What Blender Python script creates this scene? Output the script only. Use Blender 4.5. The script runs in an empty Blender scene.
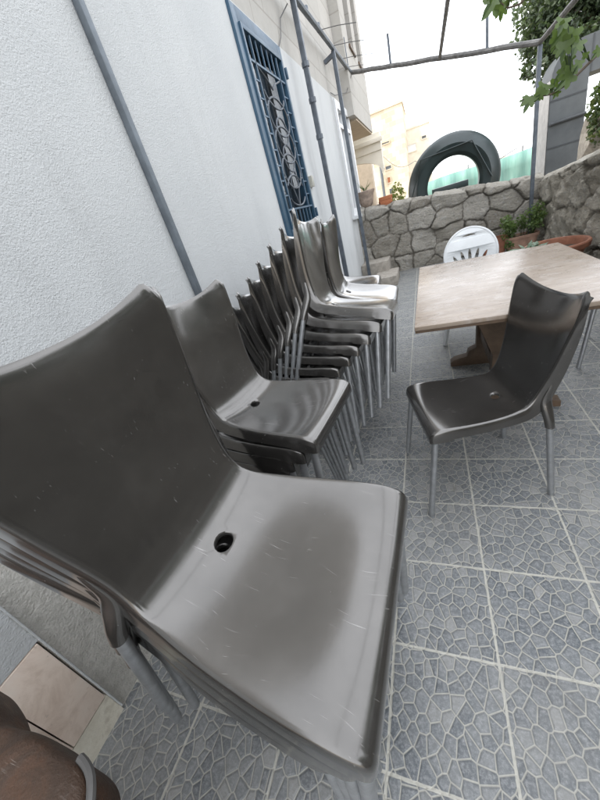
import bpy, bmesh, math, random
import numpy as np
from mathutils import Vector, Matrix, noise
random.seed(7); RNG = np.random.default_rng(7)
C = bpy.context.scene.collection
H = 1.27
# ------------------------------------------------------------------ camera
F_PX, CX, CY = 325.865, 300.0, 400.0
w = np.array([2.08278739, 0.160920593, -0.471152368]); t = np.linalg.norm(w); k = w / t
K = np.array([[0, -k[2], k[1]], [k[2], 0, -k[0]], [-k[1], k[0], 0]])
R = np.eye(3) + math.sin(t) * K + (1 - math.cos(t)) * K @ K
cam_d = bpy.data.cameras.new('camera'); cam = bpy.data.objects.new('camera', cam_d); C.objects.link(cam)
cam_d.sensor_fit = 'VERTICAL'; cam_d.sensor_height = 24.0; cam_d.sensor_width = 18.0
cam_d.lens = 24.0 * F_PX / 800.0; cam_d.clip_start = 0.02; cam_d.clip_end = 3000
m4 = Matrix.Identity(4)
for i in range(3):
    m4[i][0] = R[0, i]; m4[i][1] = -R[1, i]; m4[i][2] = -R[2, i]
m4[2][3] = H
cam.matrix_world = m4
bpy.context.scene.camera = cam

def at(px, py, Y):
    """point of the place at depth Y that shows at a spot of the photo"""
    d = R.T @ np.array([px - CX, py - CY, F_PX]); s = Y / d[1]
    return Vector((d[0] * s, Y, H + d[2] * s))
def atx(px, py, X):
    d = R.T @ np.array([px - CX, py - CY, F_PX]); s = X / d[0]
    return Vector((X, d[1] * s, H + d[2] * s))

# ------------------------------------------------------------------ materials
def new_mat(name):
    m = bpy.data.materials.new(name); m.use_nodes = True
    nt = m.node_tree; b = nt.nodes['Principled BSDF']
    return m, nt, b
def N(nt, typ, **kw):
    n = nt.nodes.new(typ)
    for a, v in kw.items():
        if a.startswith('i_'):
            key = a[2:]; key = int(key) if key.isdigit() else key
            n.inputs[key].default_value = v
        else: setattr(n, a, v)
    return n
def L(nt, a, b): nt.links.new(a, b)
def math_n(nt, op, a, b=None, c=None, clamp=False):
    n = nt.nodes.new('ShaderNodeMath'); n.operation = op; n.use_clamp = clamp
    for i, v in enumerate((a, b, c)):
        if v is None: continue
        if isinstance(v, (int, float)): n.inputs[i].default_value = v
        else: L(nt, v, n.inputs[i])
    return n.outputs[0]
def ramp(nt, fac, stops, interp='LINEAR'):
    n = nt.nodes.new('ShaderNodeValToRGB'); n.color_ramp.interpolation = interp
    e = n.color_ramp.elements
    while len(e) < len(stops): e.new(0.5)
    for el, (p, c) in zip(e, stops):
        el.position = p; el.color = (*c, 1) if len(c) == 3 else c
    L(nt, fac, n.inputs[0]); return n.outputs[0]
def mixc(nt, fac, a, b, mode='MIX'):
    n = nt.nodes.new('ShaderNodeMix'); n.data_type = 'RGBA'; n.blend_type = mode
    for s, v in ((0, fac), (6, a), (7, b)):
        if isinstance(v, (int, float)): n.inputs[s].default_value = v
        elif isinstance(v, tuple): n.inputs[s].default_value = (*v, 1) if len(v) == 3 else v
        else: L(nt, v, n.inputs[s])
    return n.outputs[2]
def coords(nt, kind='Object', scale=None, rot=None):
    tc = nt.nodes.new('ShaderNodeTexCoord'); o = tc.outputs[kind]
    if scale or rot:
        mp = nt.nodes.new('ShaderNodeMapping'); L(nt, o, mp.inputs[0])
        if scale: mp.inputs['Scale'].default_value = scale
        if rot: mp.inputs['Rotation'].default_value = rot
        o = mp.outputs[0]
    return o
def noise_n(nt, vec, scale, detail=4, rough=0.6, dist=0.0):
    n = N(nt, 'ShaderNodeTexNoise'); L(nt, vec, n.inputs['Vector'])
    n.inputs['Scale'].default_value = scale; n.inputs['Detail'].default_value = detail
    n.inputs['Roughness'].default_value = rough; n.inputs['Distortion'].default_value = dist
    return n.outputs['Fac']
def bump(nt, b, h, strength, dist=0.01):
    n = N(nt, 'ShaderNodeBump'); n.inputs['Strength'].default_value = strength; n.inputs['Distance'].default_value = dist
    L(nt, h, n.inputs['Height']); L(nt, n.outputs[0], b.inputs['Normal'])
def simple(name, col, rough=0.6, metal=0.0, var=0.18, vscale=9.0, bmp=0.0, bscale=80.0, spec=0.5, coat=0.0):
    m, nt, b = new_mat(name); v = coords(nt)
    n = noise_n(nt, v, vscale, 5)
    lo = tuple(c * (1 - var) for c in col); hi = tuple(min(1, c * (1 + var)) for c in col)
    L(nt, ramp(nt, n, [(0.3, lo), (0.7, hi)]), b.inputs['Base Color'])
    L(nt, math_n(nt, 'MULTIPLY_ADD', noise_n(nt, v, vscale * 3, 4), 0.25, rough - 0.12, clamp=True), b.inputs['Roughness'])
    b.inputs['Metallic'].default_value = metal; b.inputs['Specular IOR Level'].default_value = spec
    if coat: b.inputs['Coat Weight'].default_value = coat
    if bmp: bump(nt, b, noise_n(nt, v, bscale, 4), bmp, 0.004)
    return m

def scratches(nt, v, seed, dens):
    wp = N(nt, 'ShaderNodeTexNoise'); L(nt, v, wp.inputs['Vector']); wp.inputs['Scale'].default_value = 5.5; wp.inputs['Detail'].default_value = 1
    va = N(nt, 'ShaderNodeVectorMath', operation='MULTIPLY_ADD'); L(nt, wp.outputs['Color'], va.inputs[0]); va.inputs[1].default_value = (0.09, 0.09, 0.09); L(nt, v, va.inputs[2]); v2 = va.outputs[0]
    out = None
    for i, (rz, ry, sc) in enumerate(((0.5, 0.2, 1.0), (-0.8, 0.5, 1.6), (1.9, -0.4, 0.7), (2.6, 0.9, 1.2), (1.2, 1.2, 1.9))):
        mp = nt.nodes.new('ShaderNodeMapping'); L(nt, v2, mp.inputs[0])
        mp.inputs['Rotation'].default_value = (ry, 0.5 * i, rz); mp.inputs['Location'].default_value = (seed + i * 3.1, i * 7.7, 0)
        mp.inputs['Scale'].default_value = (6 * sc, 330 * sc, 60 * sc)
        n = noise_n(nt, mp.outputs[0], 1.0, 1.0, 0.5, 0.1)
        s = math_n(nt, 'MULTIPLY', math_n(nt, 'SUBTRACT', n, 0.735 - dens), 16.0, clamp=True)
        s = math_n(nt, 'MULTIPLY', s, ramp(nt, noise_n(nt, mp.inputs[0].links[0].from_socket, 5.0 + 2 * i, 2), [(0.52, (0, 0, 0)), (0.66, (1, 1, 1))]))
        out = s if out is None else math_n(nt, 'MAXIMUM', out, s)
    return out

def chair_mat(name, col, seed, rough=0.27, metal=0.0, coat=0.0):
    m, nt, b = new_mat(name); v = coords(nt)
    oi = N(nt, 'ShaderNodeObjectInfo')
    va = N(nt, 'ShaderNodeVectorMath', operation='ADD'); L(nt, v, va.inputs[0]); L(nt, oi.outputs['Location'], va.inputs[1])
    v = va.outputs[0]
    base = ramp(nt, noise_n(nt, v, 6, 6, 0.65), [(0.3, tuple(c * 0.85 for c in col)), (0.72, tuple(c * 1.2 for c in col))])
    sc = scratches(nt, v, seed, 0.012)
    dust = ramp(nt, noise_n(nt, v, 16, 8, 0.75), [(0.52, (0, 0, 0)), (0.8, (0.07, 0.07, 0.07))])
    base = mixc(nt, dust, base, (0.35, 0.33, 0.30))
    vo = N(nt, 'ShaderNodeTexVoronoi', feature='F1'); L(nt, v, vo.inputs['Vector']); vo.inputs['Scale'].default_value = 55
    sp = math_n(nt, 'MULTIPLY', math_n(nt, 'LESS_THAN', vo.outputs['Distance'], 0.05), ramp(nt, noise_n(nt, v, 9, 2), [(0.55, (0, 0, 0)), (0.6, (1, 1, 1))]))
    mk = math_n(nt, 'MAXIMUM', math_n(nt, 'MULTIPLY', sc, 0.42), math_n(nt, 'MULTIPLY', sp, 0.25))
    L(nt, mixc(nt, mk, base, (0.42, 0.41, 0.39)), b.inputs['Base Color'])
    r = math_n(nt, 'MULTIPLY_ADD', noise_n(nt, v, 8, 8, 0.7), 0.22, rough - 0.10)
    L(nt, math_n(nt, 'ADD', r, math_n(nt, 'MULTIPLY', mk, 0.3), clamp=True), b.inputs['Roughness'])
    b.inputs['Specular IOR Level'].default_value = 0.5
    L(nt, math_n(nt, 'MULTIPLY', math_n(nt, 'SUBTRACT', 1.0, math_n(nt, 'MAXIMUM', mk, dust), clamp=True), metal), b.inputs['Metallic'])
    b.inputs['Coat Weight'].default_value = coat; b.inputs['Coat Roughness'].default_value = 0.13
    bump(nt, b, math_n(nt, 'SUBTRACT', noise_n(nt, v, 260, 3), math_n(nt, 'MULTIPLY', mk, 0.8)), 0.05, 0.001)
    return m

M = {}
M['chair'] = chair_mat('dark_brown_plastic', (0.112, 0.106, 0.099), 1.0, 0.20, 0.76, 0.85)
M['steel'] = simple('brushed_steel', (0.40, 0.41, 0.42), 0.42, 0.75, 0.15, 40)
def rust_mat():
    m, nt, b = new_mat('rust_brown_leather'); v = coords(nt)
    c = ramp(nt, noise_n(nt, v, 8, 8, 0.7, 0.6), [(0.3, (0.030, 0.019, 0.013)), (0.55, (0.062, 0.034, 0.020)), (0.78, (0.14, 0.062, 0.030))])
    sc = scratches(nt, v, 5.0, 0.03)
    L(nt, mixc(nt, math_n(nt, 'MULTIPLY', sc, 0.5), c, (0.35, 0.30, 0.26)), b.inputs['Base Color'])
    L(nt, math_n(nt, 'MULTIPLY_ADD', noise_n(nt, v, 25, 6), 0.4, 0.34), b.inputs['Roughness'])
    bump(nt, b, math_n(nt, 'ADD', noise_n(nt, v, 90, 5, 0.7), noise_n(nt, v, 18, 4)), 0.6, 0.006); return m
M['rust_brown'] = rust_mat()
M['trim'] = simple('dark_grey_trim', (0.12, 0.115, 0.11), 0.5, 0.3)
M['black_rubber'] = simple('black_rubber', (0.025, 0.025, 0.026), 0.5)
M['white_plastic'] = simple('white_plastic', (0.74, 0.76, 0.77), 0.4, var=0.06)
M['terracotta'] = simple('terracotta', (0.27, 0.112, 0.066), 0.75, var=0.25, vscale=14, bmp=0.3)
M['terracotta_pale'] = simple('terracotta_pale', (0.36, 0.22, 0.16), 0.8, var=0.25, vscale=14, bmp=0.3)
M['soil'] = simple('soil', (0.06, 0.045, 0.03), 0.95, bmp=1.0, bscale=60)
M['blue_paint'] = simple('blue_painted_steel', (0.028, 0.075, 0.125), 0.4, var=0.15)
M['grille_paint'] = simple('pale_blue_grille_paint', (0.045, 0.095, 0.15), 0.45, var=0.15)
M['post_paint'] = simple('grey_painted_tube', (0.095, 0.11, 0.13), 0.5, 0.2, 0.3, 12, 0.3, 90)
M['beam_paint'] = simple('weathered_beam_tube', (0.16, 0.155, 0.15), 0.65, 0.1, 0.4, 16, 0.5, 60)
M['galv'] = simple('galvanised_conduit', (0.13, 0.15, 0.17), 0.5, 0.35, 0.25, 14)
M['cable'] = simple('grey_cable', (0.12, 0.12, 0.12), 0.7)
M['switch'] = simple('beige_plastic_box', (0.42, 0.41, 0.36), 0.6)
M['ring'] = simple('dark_green_fibreglass', (0.018, 0.030, 0.031), 0.35, 0.0, 0.25, 4)
M['gate'] = simple('grey_cladding', (0.075, 0.083, 0.088), 0.6, 0.0, 0.2, 3)
M['gate_joint'] = simple('dark_joint', (0.05, 0.055, 0.06), 0.8)
M['gate_side'] = simple('pale_cladding', (0.42, 0.41, 0.40), 0.6)  # light on the portal's left flank, put into a paler colour
M['cream'] = simple('cream_render', (0.74, 0.69, 0.59), 0.9, var=0.1, vscale=3)
M['beige_stone2'] = simple('beige_soffit', (0.50, 0.42, 0.33), 0.9, var=0.1)
M['brick_red'] = simple('red_brick', (0.36, 0.13, 0.06), 0.9)
M['urn'] = simple('weathered_urn', (0.30, 0.235, 0.19), 0.9, var=0.3, vscale=20, bmp=0.5)
M['window_white'] = simple('white_window_frame', (0.74, 0.75, 0.76), 0.45, var=0.05)
M['shut_dark'] = simple('dark_slat', (0.10, 0.11, 0.12), 0.6)
M['wood_dark'] = simple('brown_wood', (0.105, 0.068, 0.042), 0.55, var=0.3, vscale=20)
M['step'] = simple('pale_step_stone', (0.33, 0.30, 0.26), 0.9, var=0.25, vscale=18, bmp=0.8, bscale=50)
M['curtain'] = simple('white_curtain', (0.6, 0.62, 0.64), 0.8)
M['ground'] = simple('dry_ground', (0.24, 0.20, 0.15), 0.95, var=0.3, vscale=0.8)
M['bark'] = simple('bark', (0.11, 0.085, 0.06), 0.9, var=0.35, vscale=25, bmp=0.6)

def glass_mat():
    m, nt, b = new_mat('dark_window_glass'); b.inputs['Base Color'].default_value = (0.02, 0.025, 0.03, 1)
    b.inputs['Roughness'].default_value = 0.06; b.inputs['Specular IOR Level'].default_value = 0.8
    v = coords(nt); bump(nt, b, noise_n(nt, v, 3, 2), 0.05, 0.01); return m
M['glass'] = glass_mat()

def leaf_mat(name, cols, trans=0.35, rough=0.45):
    m, nt, b = new_mat(name)
    g = N(nt, 'ShaderNodeNewGeometry')
    c = ramp(nt, g.outputs['Random Per Island'], [(i / (len(cols) - 1), cc) for i, cc in enumerate(cols)])
    L(nt, c, b.inputs['Base Color']); b.inputs['Roughness'].default_value = rough
    tr = N(nt, 'ShaderNodeBsdfTranslucent'); L(nt, mixc(nt, 0.5, c, (0.16, 0.26, 0.03)), tr.inputs[0])
    mx = N(nt, 'ShaderNodeMixShader'); mx.inputs[0].default_value = trans
    L(nt, b.outputs[0], mx.inputs[1]); L(nt, tr.outputs[0], mx.inputs[2])
    L(nt, mx.outputs[0], nt.nodes['Material Output'].inputs[0]); return m
M['leaf_tree'] = leaf_mat('tree_leaves', [(0.030, 0.048, 0.026), (0.05, 0.075, 0.038), (0.075, 0.10, 0.055), (0.05, 0.062, 0.045)], 0.25)
M['leaf_fig'] = leaf_mat('fig_leaves', [(0.028, 0.05, 0.026), (0.045, 0.075, 0.033), (0.10, 0.15, 0.04)], 0.38)
M['leaf_ivy'] = leaf_mat('ivy_leaves', [(0.03, 0.05, 0.02), (0.06, 0.09, 0.03), (0.10, 0.11, 0.03)], 0.25)
M['leaf_pot'] = leaf_mat('pot_plant_leaves', [(0.07, 0.12, 0.035), (0.12, 0.18, 0.06), (0.17, 0.23, 0.08)], 0.4)
M['leaf_bush'] = leaf_mat('yellow_green_leaves', [(0.14, 0.17, 0.04), (0.22, 0.25, 0.06), (0.30, 0.30, 0.08)], 0.4)
M['leaf_succ'] = leaf_mat('succulent_leaves', [(0.10, 0.16, 0.10), (0.20, 0.27, 0.19)], 0.15)

def plaster_mat():
    m, nt, b = new_mat('rough_white_plaster'); v = coords(nt)
    big = noise_n(nt, v, 1.1, 6, 0.6); st = noise_n(nt, coords(nt, 'Object', (1, 3.0, 0.35)), 2.2, 6, 0.65)
    c = ramp(nt, big, [(0.3, (0.50, 0.512, 0.513)), (0.7, (0.575, 0.584, 0.58))])
    c = mixc(nt, ramp(nt, st, [(0.52, (0, 0, 0)), (0.75, (0.55, 0.55, 0.55))]), c, (0.44, 0.447, 0.445))
    L(nt, c, b.inputs['Base Color']); b.inputs['Roughness'].default_value = 0.85; b.inputs['Specular IOR Level'].default_value = 0.25
    vo = N(nt, 'ShaderNodeTexVoronoi', feature='SMOOTH_F1'); L(nt, v, vo.inputs['Vector']); vo.inputs['Scale'].default_value = 190; vo.inputs['Smoothness'].default_value = 0.4
    g = math_n(nt, 'MULTIPLY', math_n(nt, 'SUBTRACT', 1.0, vo.outputs['Distance']), ramp(nt, noise_n(nt, v, 60, 4, 0.7), [(0.35, (0.15, 0.15, 0.15)), (0.62, (1, 1, 1))]))
    h = math_n(nt, 'ADD', g, math_n(nt, 'MULTIPLY', noise_n(nt, v, 300, 3, 0.6), 0.6))
    bump(nt, b, h, 0.55, 0.004); return m
M['plaster'] = plaster_mat()

def cement_mat(name, lo, hi):
    m, nt, b = new_mat(name); v = coords(nt)
    L(nt, ramp(nt, noise_n(nt, v, 26, 8, 0.75), [(0.3, lo), (0.7, hi)]), b.inputs['Base Color']); b.inputs['Roughness'].default_value = 0.95
    bump(nt, b, math_n(nt, 'ADD', noise_n(nt, v, 130, 4, 0.7), noise_n(nt, v, 30, 4)), 1.0, 0.012); return m
M['cement'] = cement_mat('rough_cement', (0.50, 0.48, 0.43), (0.80, 0.77, 0.71))

def marble_mat():
    m, nt, b = new_mat('veined_marble_plinth'); v = coords(nt)
    c = ramp(nt, noise_n(nt, v, 5, 8, 0.7, 1.2), [(0.3, (0.60, 0.47, 0.38)), (0.5, (0.78, 0.65, 0.55)), (0.75, (0.80, 0.71, 0.62))])
    sp = ramp(nt, noise_n(nt, v, 42, 5, 0.7), [(0.62, (0, 0, 0)), (0.72, (0.6, 0.6, 0.6))])
    L(nt, mixc(nt, sp, c, (0.30, 0.22, 0.17)), b.inputs['Base Color']); b.inputs['Roughness'].default_value = 0.4; return m
M['marble'] = marble_mat()

def base_strip_mat():
    m, nt, b = new_mat('cream_mortar_strip'); v = coords(nt)
    c = ramp(nt, noise_n(nt, v, 18, 6, 0.7), [(0.3, (0.66, 0.61, 0.50)), (0.7, (0.78, 0.74, 0.63))])
    st = ramp(nt, noise_n(nt, v, 9, 3), [(0.56, (0, 0, 0)), (0.7, (0.8, 0.8, 0.8))])
    L(nt, mixc(nt, st, c, (0.26, 0.19, 0.12)), b.inputs['Base Color']); b.inputs['Roughness'].default_value = 0.85
    bump(nt, b, noise_n(nt, v, 50, 5), 0.8, 0.006); return m
M['base_strip'] = base_strip_mat()

TILE, OX, OY = 0.301, 0.105, 0.2235
def paving_mat():
    m, nt, b = new_mat('pebble_pattern_tiles'); v = coords(nt)
    sx = N(nt, 'ShaderNodeSeparateXYZ'); L(nt, v, sx.inputs[0])
    def axis(o, off):
        q = math_n(nt, 'DIVIDE', math_n(nt, 'SUBTRACT', o, off), TILE)
        fl = math_n(nt, 'FLOOR', q); fr = math_n(nt, 'SUBTRACT', q, fl)
        d = math_n(nt, 'MULTIPLY', math_n(nt, 'MINIMUM', fr, math_n(nt, 'SUBTRACT', 1.0, fr)), TILE)
        return fl, fr, d
    fx, rx, dx = axis(sx.outputs[0], OX); fy, ry, dy = axis(sx.outputs[1], OY)
    d = math_n(nt, 'MINIMUM', dx, dy)
    wob = math_n(nt, 'MULTIPLY', math_n(nt, 'SUBTRACT', noise_n(nt, v, 40, 3), 0.5), 0.004)
    line = math_n(nt, 'SUBTRACT', 1.0, math_n(nt, 'MULTIPLY', math_n(nt, 'SUBTRACT', math_n(nt, 'ADD', d, wob), 0.0032), 700, clamp=True), clamp=True)
    # pressed pebble pattern, shifted from tile to tile
    cb = N(nt, 'ShaderNodeCombineXYZ')
    wn = N(nt, 'ShaderNodeTexWhiteNoise'); wn.noise_dimensions = '2D'
    cc = N(nt, 'ShaderNodeCombineXYZ'); L(nt, fx, cc.inputs[0]); L(nt, fy, cc.inputs[1]); L(nt, cc.outputs[0], wn.inputs['Vector'])
    wc_ = N(nt, 'ShaderNodeSeparateColor'); L(nt, wn.outputs['Color'], wc_.inputs[0])
    def pick(o, k_): return math_n(nt, 'MULTIPLY', math_n(nt, 'FLOOR', math_n(nt, 'MULTIPLY', o, k_ * 17)), 3.7)
    L(nt, math_n(nt, 'ADD', rx, pick(wc_.outputs[0], 3.0)), cb.inputs[0]); L(nt, math_n(nt, 'ADD', ry, pick(wc_.outputs[1], 3.0)), cb.inputs[1])
    mp = N(nt, 'ShaderNodeMapping'); L(nt, cb.outputs[0], mp.inputs[0]); mp.inputs['Rotation'].default_value = (0, 0, 0.7); mp.inputs['Scale'].default_value = (9.4, 7.8, 1.0)
    ve = N(nt, 'ShaderNodeTexVoronoi', feature='DISTANCE_TO_EDGE', voronoi_dimensions='2D'); L(nt, mp.outputs[0], ve.inputs['Vector']); ve.inputs['Scale'].default_value = 1; ve.inputs['Randomness'].default_value = 0.86
    vc = N(nt, 'ShaderNodeTexVoronoi', feature='F1', voronoi_dimensions='2D'); L(nt, mp.outputs[0], vc.inputs['Vector']); vc.inputs['Scale'].default_value = 1; vc.inputs['Randomness'].default_value = 0.86
    e = ve.outputs['Distance']
    pline = math_n(nt, 'SUBTRACT', 1.0, math_n(nt, 'MULTIPLY', math_n(nt, 'SUBTRACT', e, 0.030), 26, clamp=True), clamp=True)
    rnd = N(nt, 'ShaderNodeSeparateColor'); L(nt, vc.outputs['Color'], rnd.inputs[0])
    peb = ramp(nt, rnd.outputs[0], [(0.0, (0.078, 0.090, 0.102)), (0.5, (0.112, 0.125, 0.136)), (0.85, (0.158, 0.168, 0.174)), (1.0, (0.25, 0.247, 0.235))])
    grain = ramp(nt, noise_n(nt, v, 95, 6, 0.8), [(0.45, (0, 0, 0)), (0.68, (0.8, 0.8, 0.8))])
    peb = mixc(nt, grain, peb, (0.36, 0.365, 0.37))
    dark = ramp(nt, noise_n(nt, v, 150, 4, 0.7), [(0.60, (0, 0, 0)), (0.7, (0.6, 0.6, 0.6))])
    peb = mixc(nt, dark, peb, (0.05, 0.055, 0.065))
    rim = math_n(nt, 'SUBTRACT', 1.0, math_n(nt, 'MULTIPLY', math_n(nt, 'SUBTRACT', e, 0.06), 14, clamp=True), clamp=True)
    peb = mixc(nt, math_n(nt, 'MULTIPLY', rim, 0.45), peb, (0.07, 0.08, 0.09))
    gcol = ramp(nt, noise_n(nt, v, 30, 5, 0.7), [(0.3, (0.36, 0.345, 0.30)), (0.7, (0.54, 0.52, 0.455))])
    c = mixc(nt, math_n(nt, 'MULTIPLY', pline, 0.80), peb, gcol)
    c = mixc(nt, math_n(nt, 'MULTIPLY', line, 0.9), c, mixc(nt, 0.5, gcol, (0.56, 0.54, 0.47)))
    tv = N(nt, 'ShaderNodeTexWhiteNoise'); tv.noise_dimensions = '2D'; L(nt, cc.outputs[0], tv.inputs['Vector'])
    c = mixc(nt, math_n(nt, 'MULTIPLY', tv.outputs[0], 0.20), c, (0.30, 0.29, 0.27))
    wear = ramp(nt, noise_n(nt, v, 2.6, 8, 0.72, 0.6), [(0.46, (0, 0, 0)), (0.70, (0.42, 0.42, 0.42))])
    c = mixc(nt, wear, c, (0.31, 0.303, 0.285))
    dirt = ramp(nt, noise_n(nt, v, 6.5, 8, 0.78, 0.4), [(0.56, (0, 0, 0)), (0.74, (0.6, 0.6, 0.6))])
    c = mixc(nt, dirt, c, (0.10, 0.095, 0.085))
    L(nt, c, b.inputs['Base Color'])
    L(nt, math_n(nt, 'MULTIPLY_ADD', noise_n(nt, v, 20, 5), 0.3, 0.33), b.inputs['Roughness'])
    hgt = math_n(nt, 'SUBTRACT', math_n(nt, 'MULTIPLY', e, 6.0, clamp=True), math_n(nt, 'MULTIPLY', line, 0.6))
    hgt = math_n(nt, 'ADD', hgt, math_n(nt, 'MULTIPLY', noise_n(nt, v, 110, 4), 0.35))
    bump(nt, b, hgt, 0.5, 0.0035); return m
M['paving'] = paving_mat()

def stone_mat(name, stops, joint):
    m, nt, b = new_mat(name); v = coords(nt)
    at_ = N(nt, 'ShaderNodeAttribute', attribute_name='stone'); s = N(nt, 'ShaderNodeSeparateColor'); L(nt, at_.outputs['Color'], s.inputs[0])
    n = noise_n(nt, v, 9, 9, 0.72)
    f = math_n(nt, 'ADD', math_n(nt, 'MULTIPLY', s.outputs[0], 0.6), math_n(nt, 'MULTIPLY', n, 0.6))
    c = ramp(nt, f, stops)
    pit = ramp(nt, noise_n(nt, v, 55, 6, 0.75), [(0.53, (0, 0, 0)), (0.68, (0.6, 0.6, 0.6))])
    c = mixc(nt, pit, c, tuple(x * 0.36 for x in stops[0][1]))
    li = ramp(nt, noise_n(nt, v, 24, 8, 0.8), [(0.53, (0, 0, 0)), (0.66, (0.85, 0.85, 0.85))])
    c = mixc(nt, li, c, tuple(min(0.6, x * 1.35) for x in stops[-1][1]))
    c = mixc(nt, s.outputs[1], c, joint); L(nt, c, b.inputs['Base Color']); b.inputs['Roughness'].default_value = 0.92
    bump(nt, b, math_n(nt, 'ADD', noise_n(nt, v, 45, 8, 0.8), math_n(nt, 'MULTIPLY', noise_n(nt, coords(nt, 'Object', (1, 1, 2.2), (0.3, 0.5, 0)), 12, 6, 0.7, 0.8), 2.0)), 1.0, 0.05); return m
M['stone_back'] = stone_mat('grey_fieldstone', [(0.25, (0.32, 0.285, 0.235)), (0.55, (0.50, 0.46, 0.39)), (0.9, (0.66, 0.62, 0.55))], (0.26, 0.235, 0.195))
M['stone_right'] = stone_mat('pale_rough_fieldstone', [(0.25, (0.40, 0.36, 0.29)), (0.55, (0.60, 0.545, 0.45)), (0.9, (0.74, 0.69, 0.59))], (0.33, 0.295, 0.235))

def block_mat(name, lo, hi, mortar, bw, bh, flat='YZ'):
    m, nt, b = new_mat(name); v = coords(nt)
    sx = N(nt, 'ShaderNodeSeparateXYZ'); L(nt, v, sx.inputs[0]); cb = N(nt, 'ShaderNodeCombineXYZ')
    if flat == 'YZ': L(nt, sx.outputs[1], cb.inputs[0])
    else: L(nt, sx.outputs[0], cb.inputs[0])
    L(nt, sx.outputs[2], cb.inputs[1])
    br = N(nt, 'ShaderNodeTexBrick'); L(nt, cb.outputs[0], br.inputs['Vector'])
    br.inputs['Scale'].default_value = 1; br.inputs['Brick Width'].default_value = bw; br.inputs['Row Height'].default_value = bh
    br.inputs['Mortar Size'].default_value = 0.008; br.inputs['Color1'].default_value = (*lo, 1); br.inputs['Color2'].default_value = (*hi, 1); br.inputs['Mortar'].default_value = (*mortar, 1)
    n = noise_n(nt, v, 12, 6, 0.7)
    c = mixc(nt, ramp(nt, n, [(0.4, (0, 0, 0)), (0.8, (0.3, 0.3, 0.3))]), br.outputs['Color'], tuple(x * 0.7 for x in lo))
    L(nt, c, b.inputs['Base Color']); b.inputs['Roughness'].default_value = 0.9
    bump(nt, b, math_n(nt, 'SUBTRACT', noise_n(nt, v, 30, 5), br.outputs['Fac']), 0.4, 0.01); return m
M['facade'] = block_mat('sawn_stone_facade', (0.40, 0.385, 0.355), (0.45, 0.432, 0.40), (0.33, 0.31, 0.28), 0.62, 0.31)
M['tan_block'] = block_mat('tan_stone_block', (0.50, 0.42, 0.30), (0.68, 0.60, 0.47), (0.62, 0.55, 0.43), 0.42, 0.26, 'XZ')

def wood_mat():
    m, nt, b = new_mat('weathered_wood_table'); v = coords(nt, 'Object', (2.2, 26, 10))
    g = noise_n(nt, v, 1.6, 8, 0.68, 1.2)
    c = ramp(nt, g, [(0.28, (0.22, 0.165, 0.122)), (0.5, (0.31, 0.245, 0.19)), (0.72, (0.39, 0.32, 0.255))])
    v0 = coords(nt)
    w_ = ramp(nt, noise_n(nt, coords(nt, 'Object', (5, 11, 1)), 1.5, 7, 0.7, 0.8), [(0.48, (0, 0, 0)), (0.74, (0.65, 0.65, 0.65))])  # mask of whitish glare streaks painted over the wood grain
    L(nt, mixc(nt, w_, c, (0.52, 0.475, 0.44)), b.inputs['Base Color'])
    L(nt, math_n(nt, 'MULTIPLY_ADD', noise_n(nt, v0, 10, 6), 0.30, 0.14), b.inputs['Roughness'])
    bump(nt, b, g, 0.2, 0.002); return m
M['table_wood'] = wood_mat()

def net_mat():
    m, nt, b = new_mat('teal_shade_net'); v = coords(nt)
    L(nt, ramp(nt, noise_n(nt, coords(nt, 'Object', (6, 1, 0.8)), 1.3, 4), [(0.3, (0.12, 0.26, 0.23)), (0.7, (0.22, 0.37, 0.33))]), b.inputs['Base Color'])
    b.inputs['Roughness'].default_value = 0.8; return m
M['net'] = net_mat()

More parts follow.
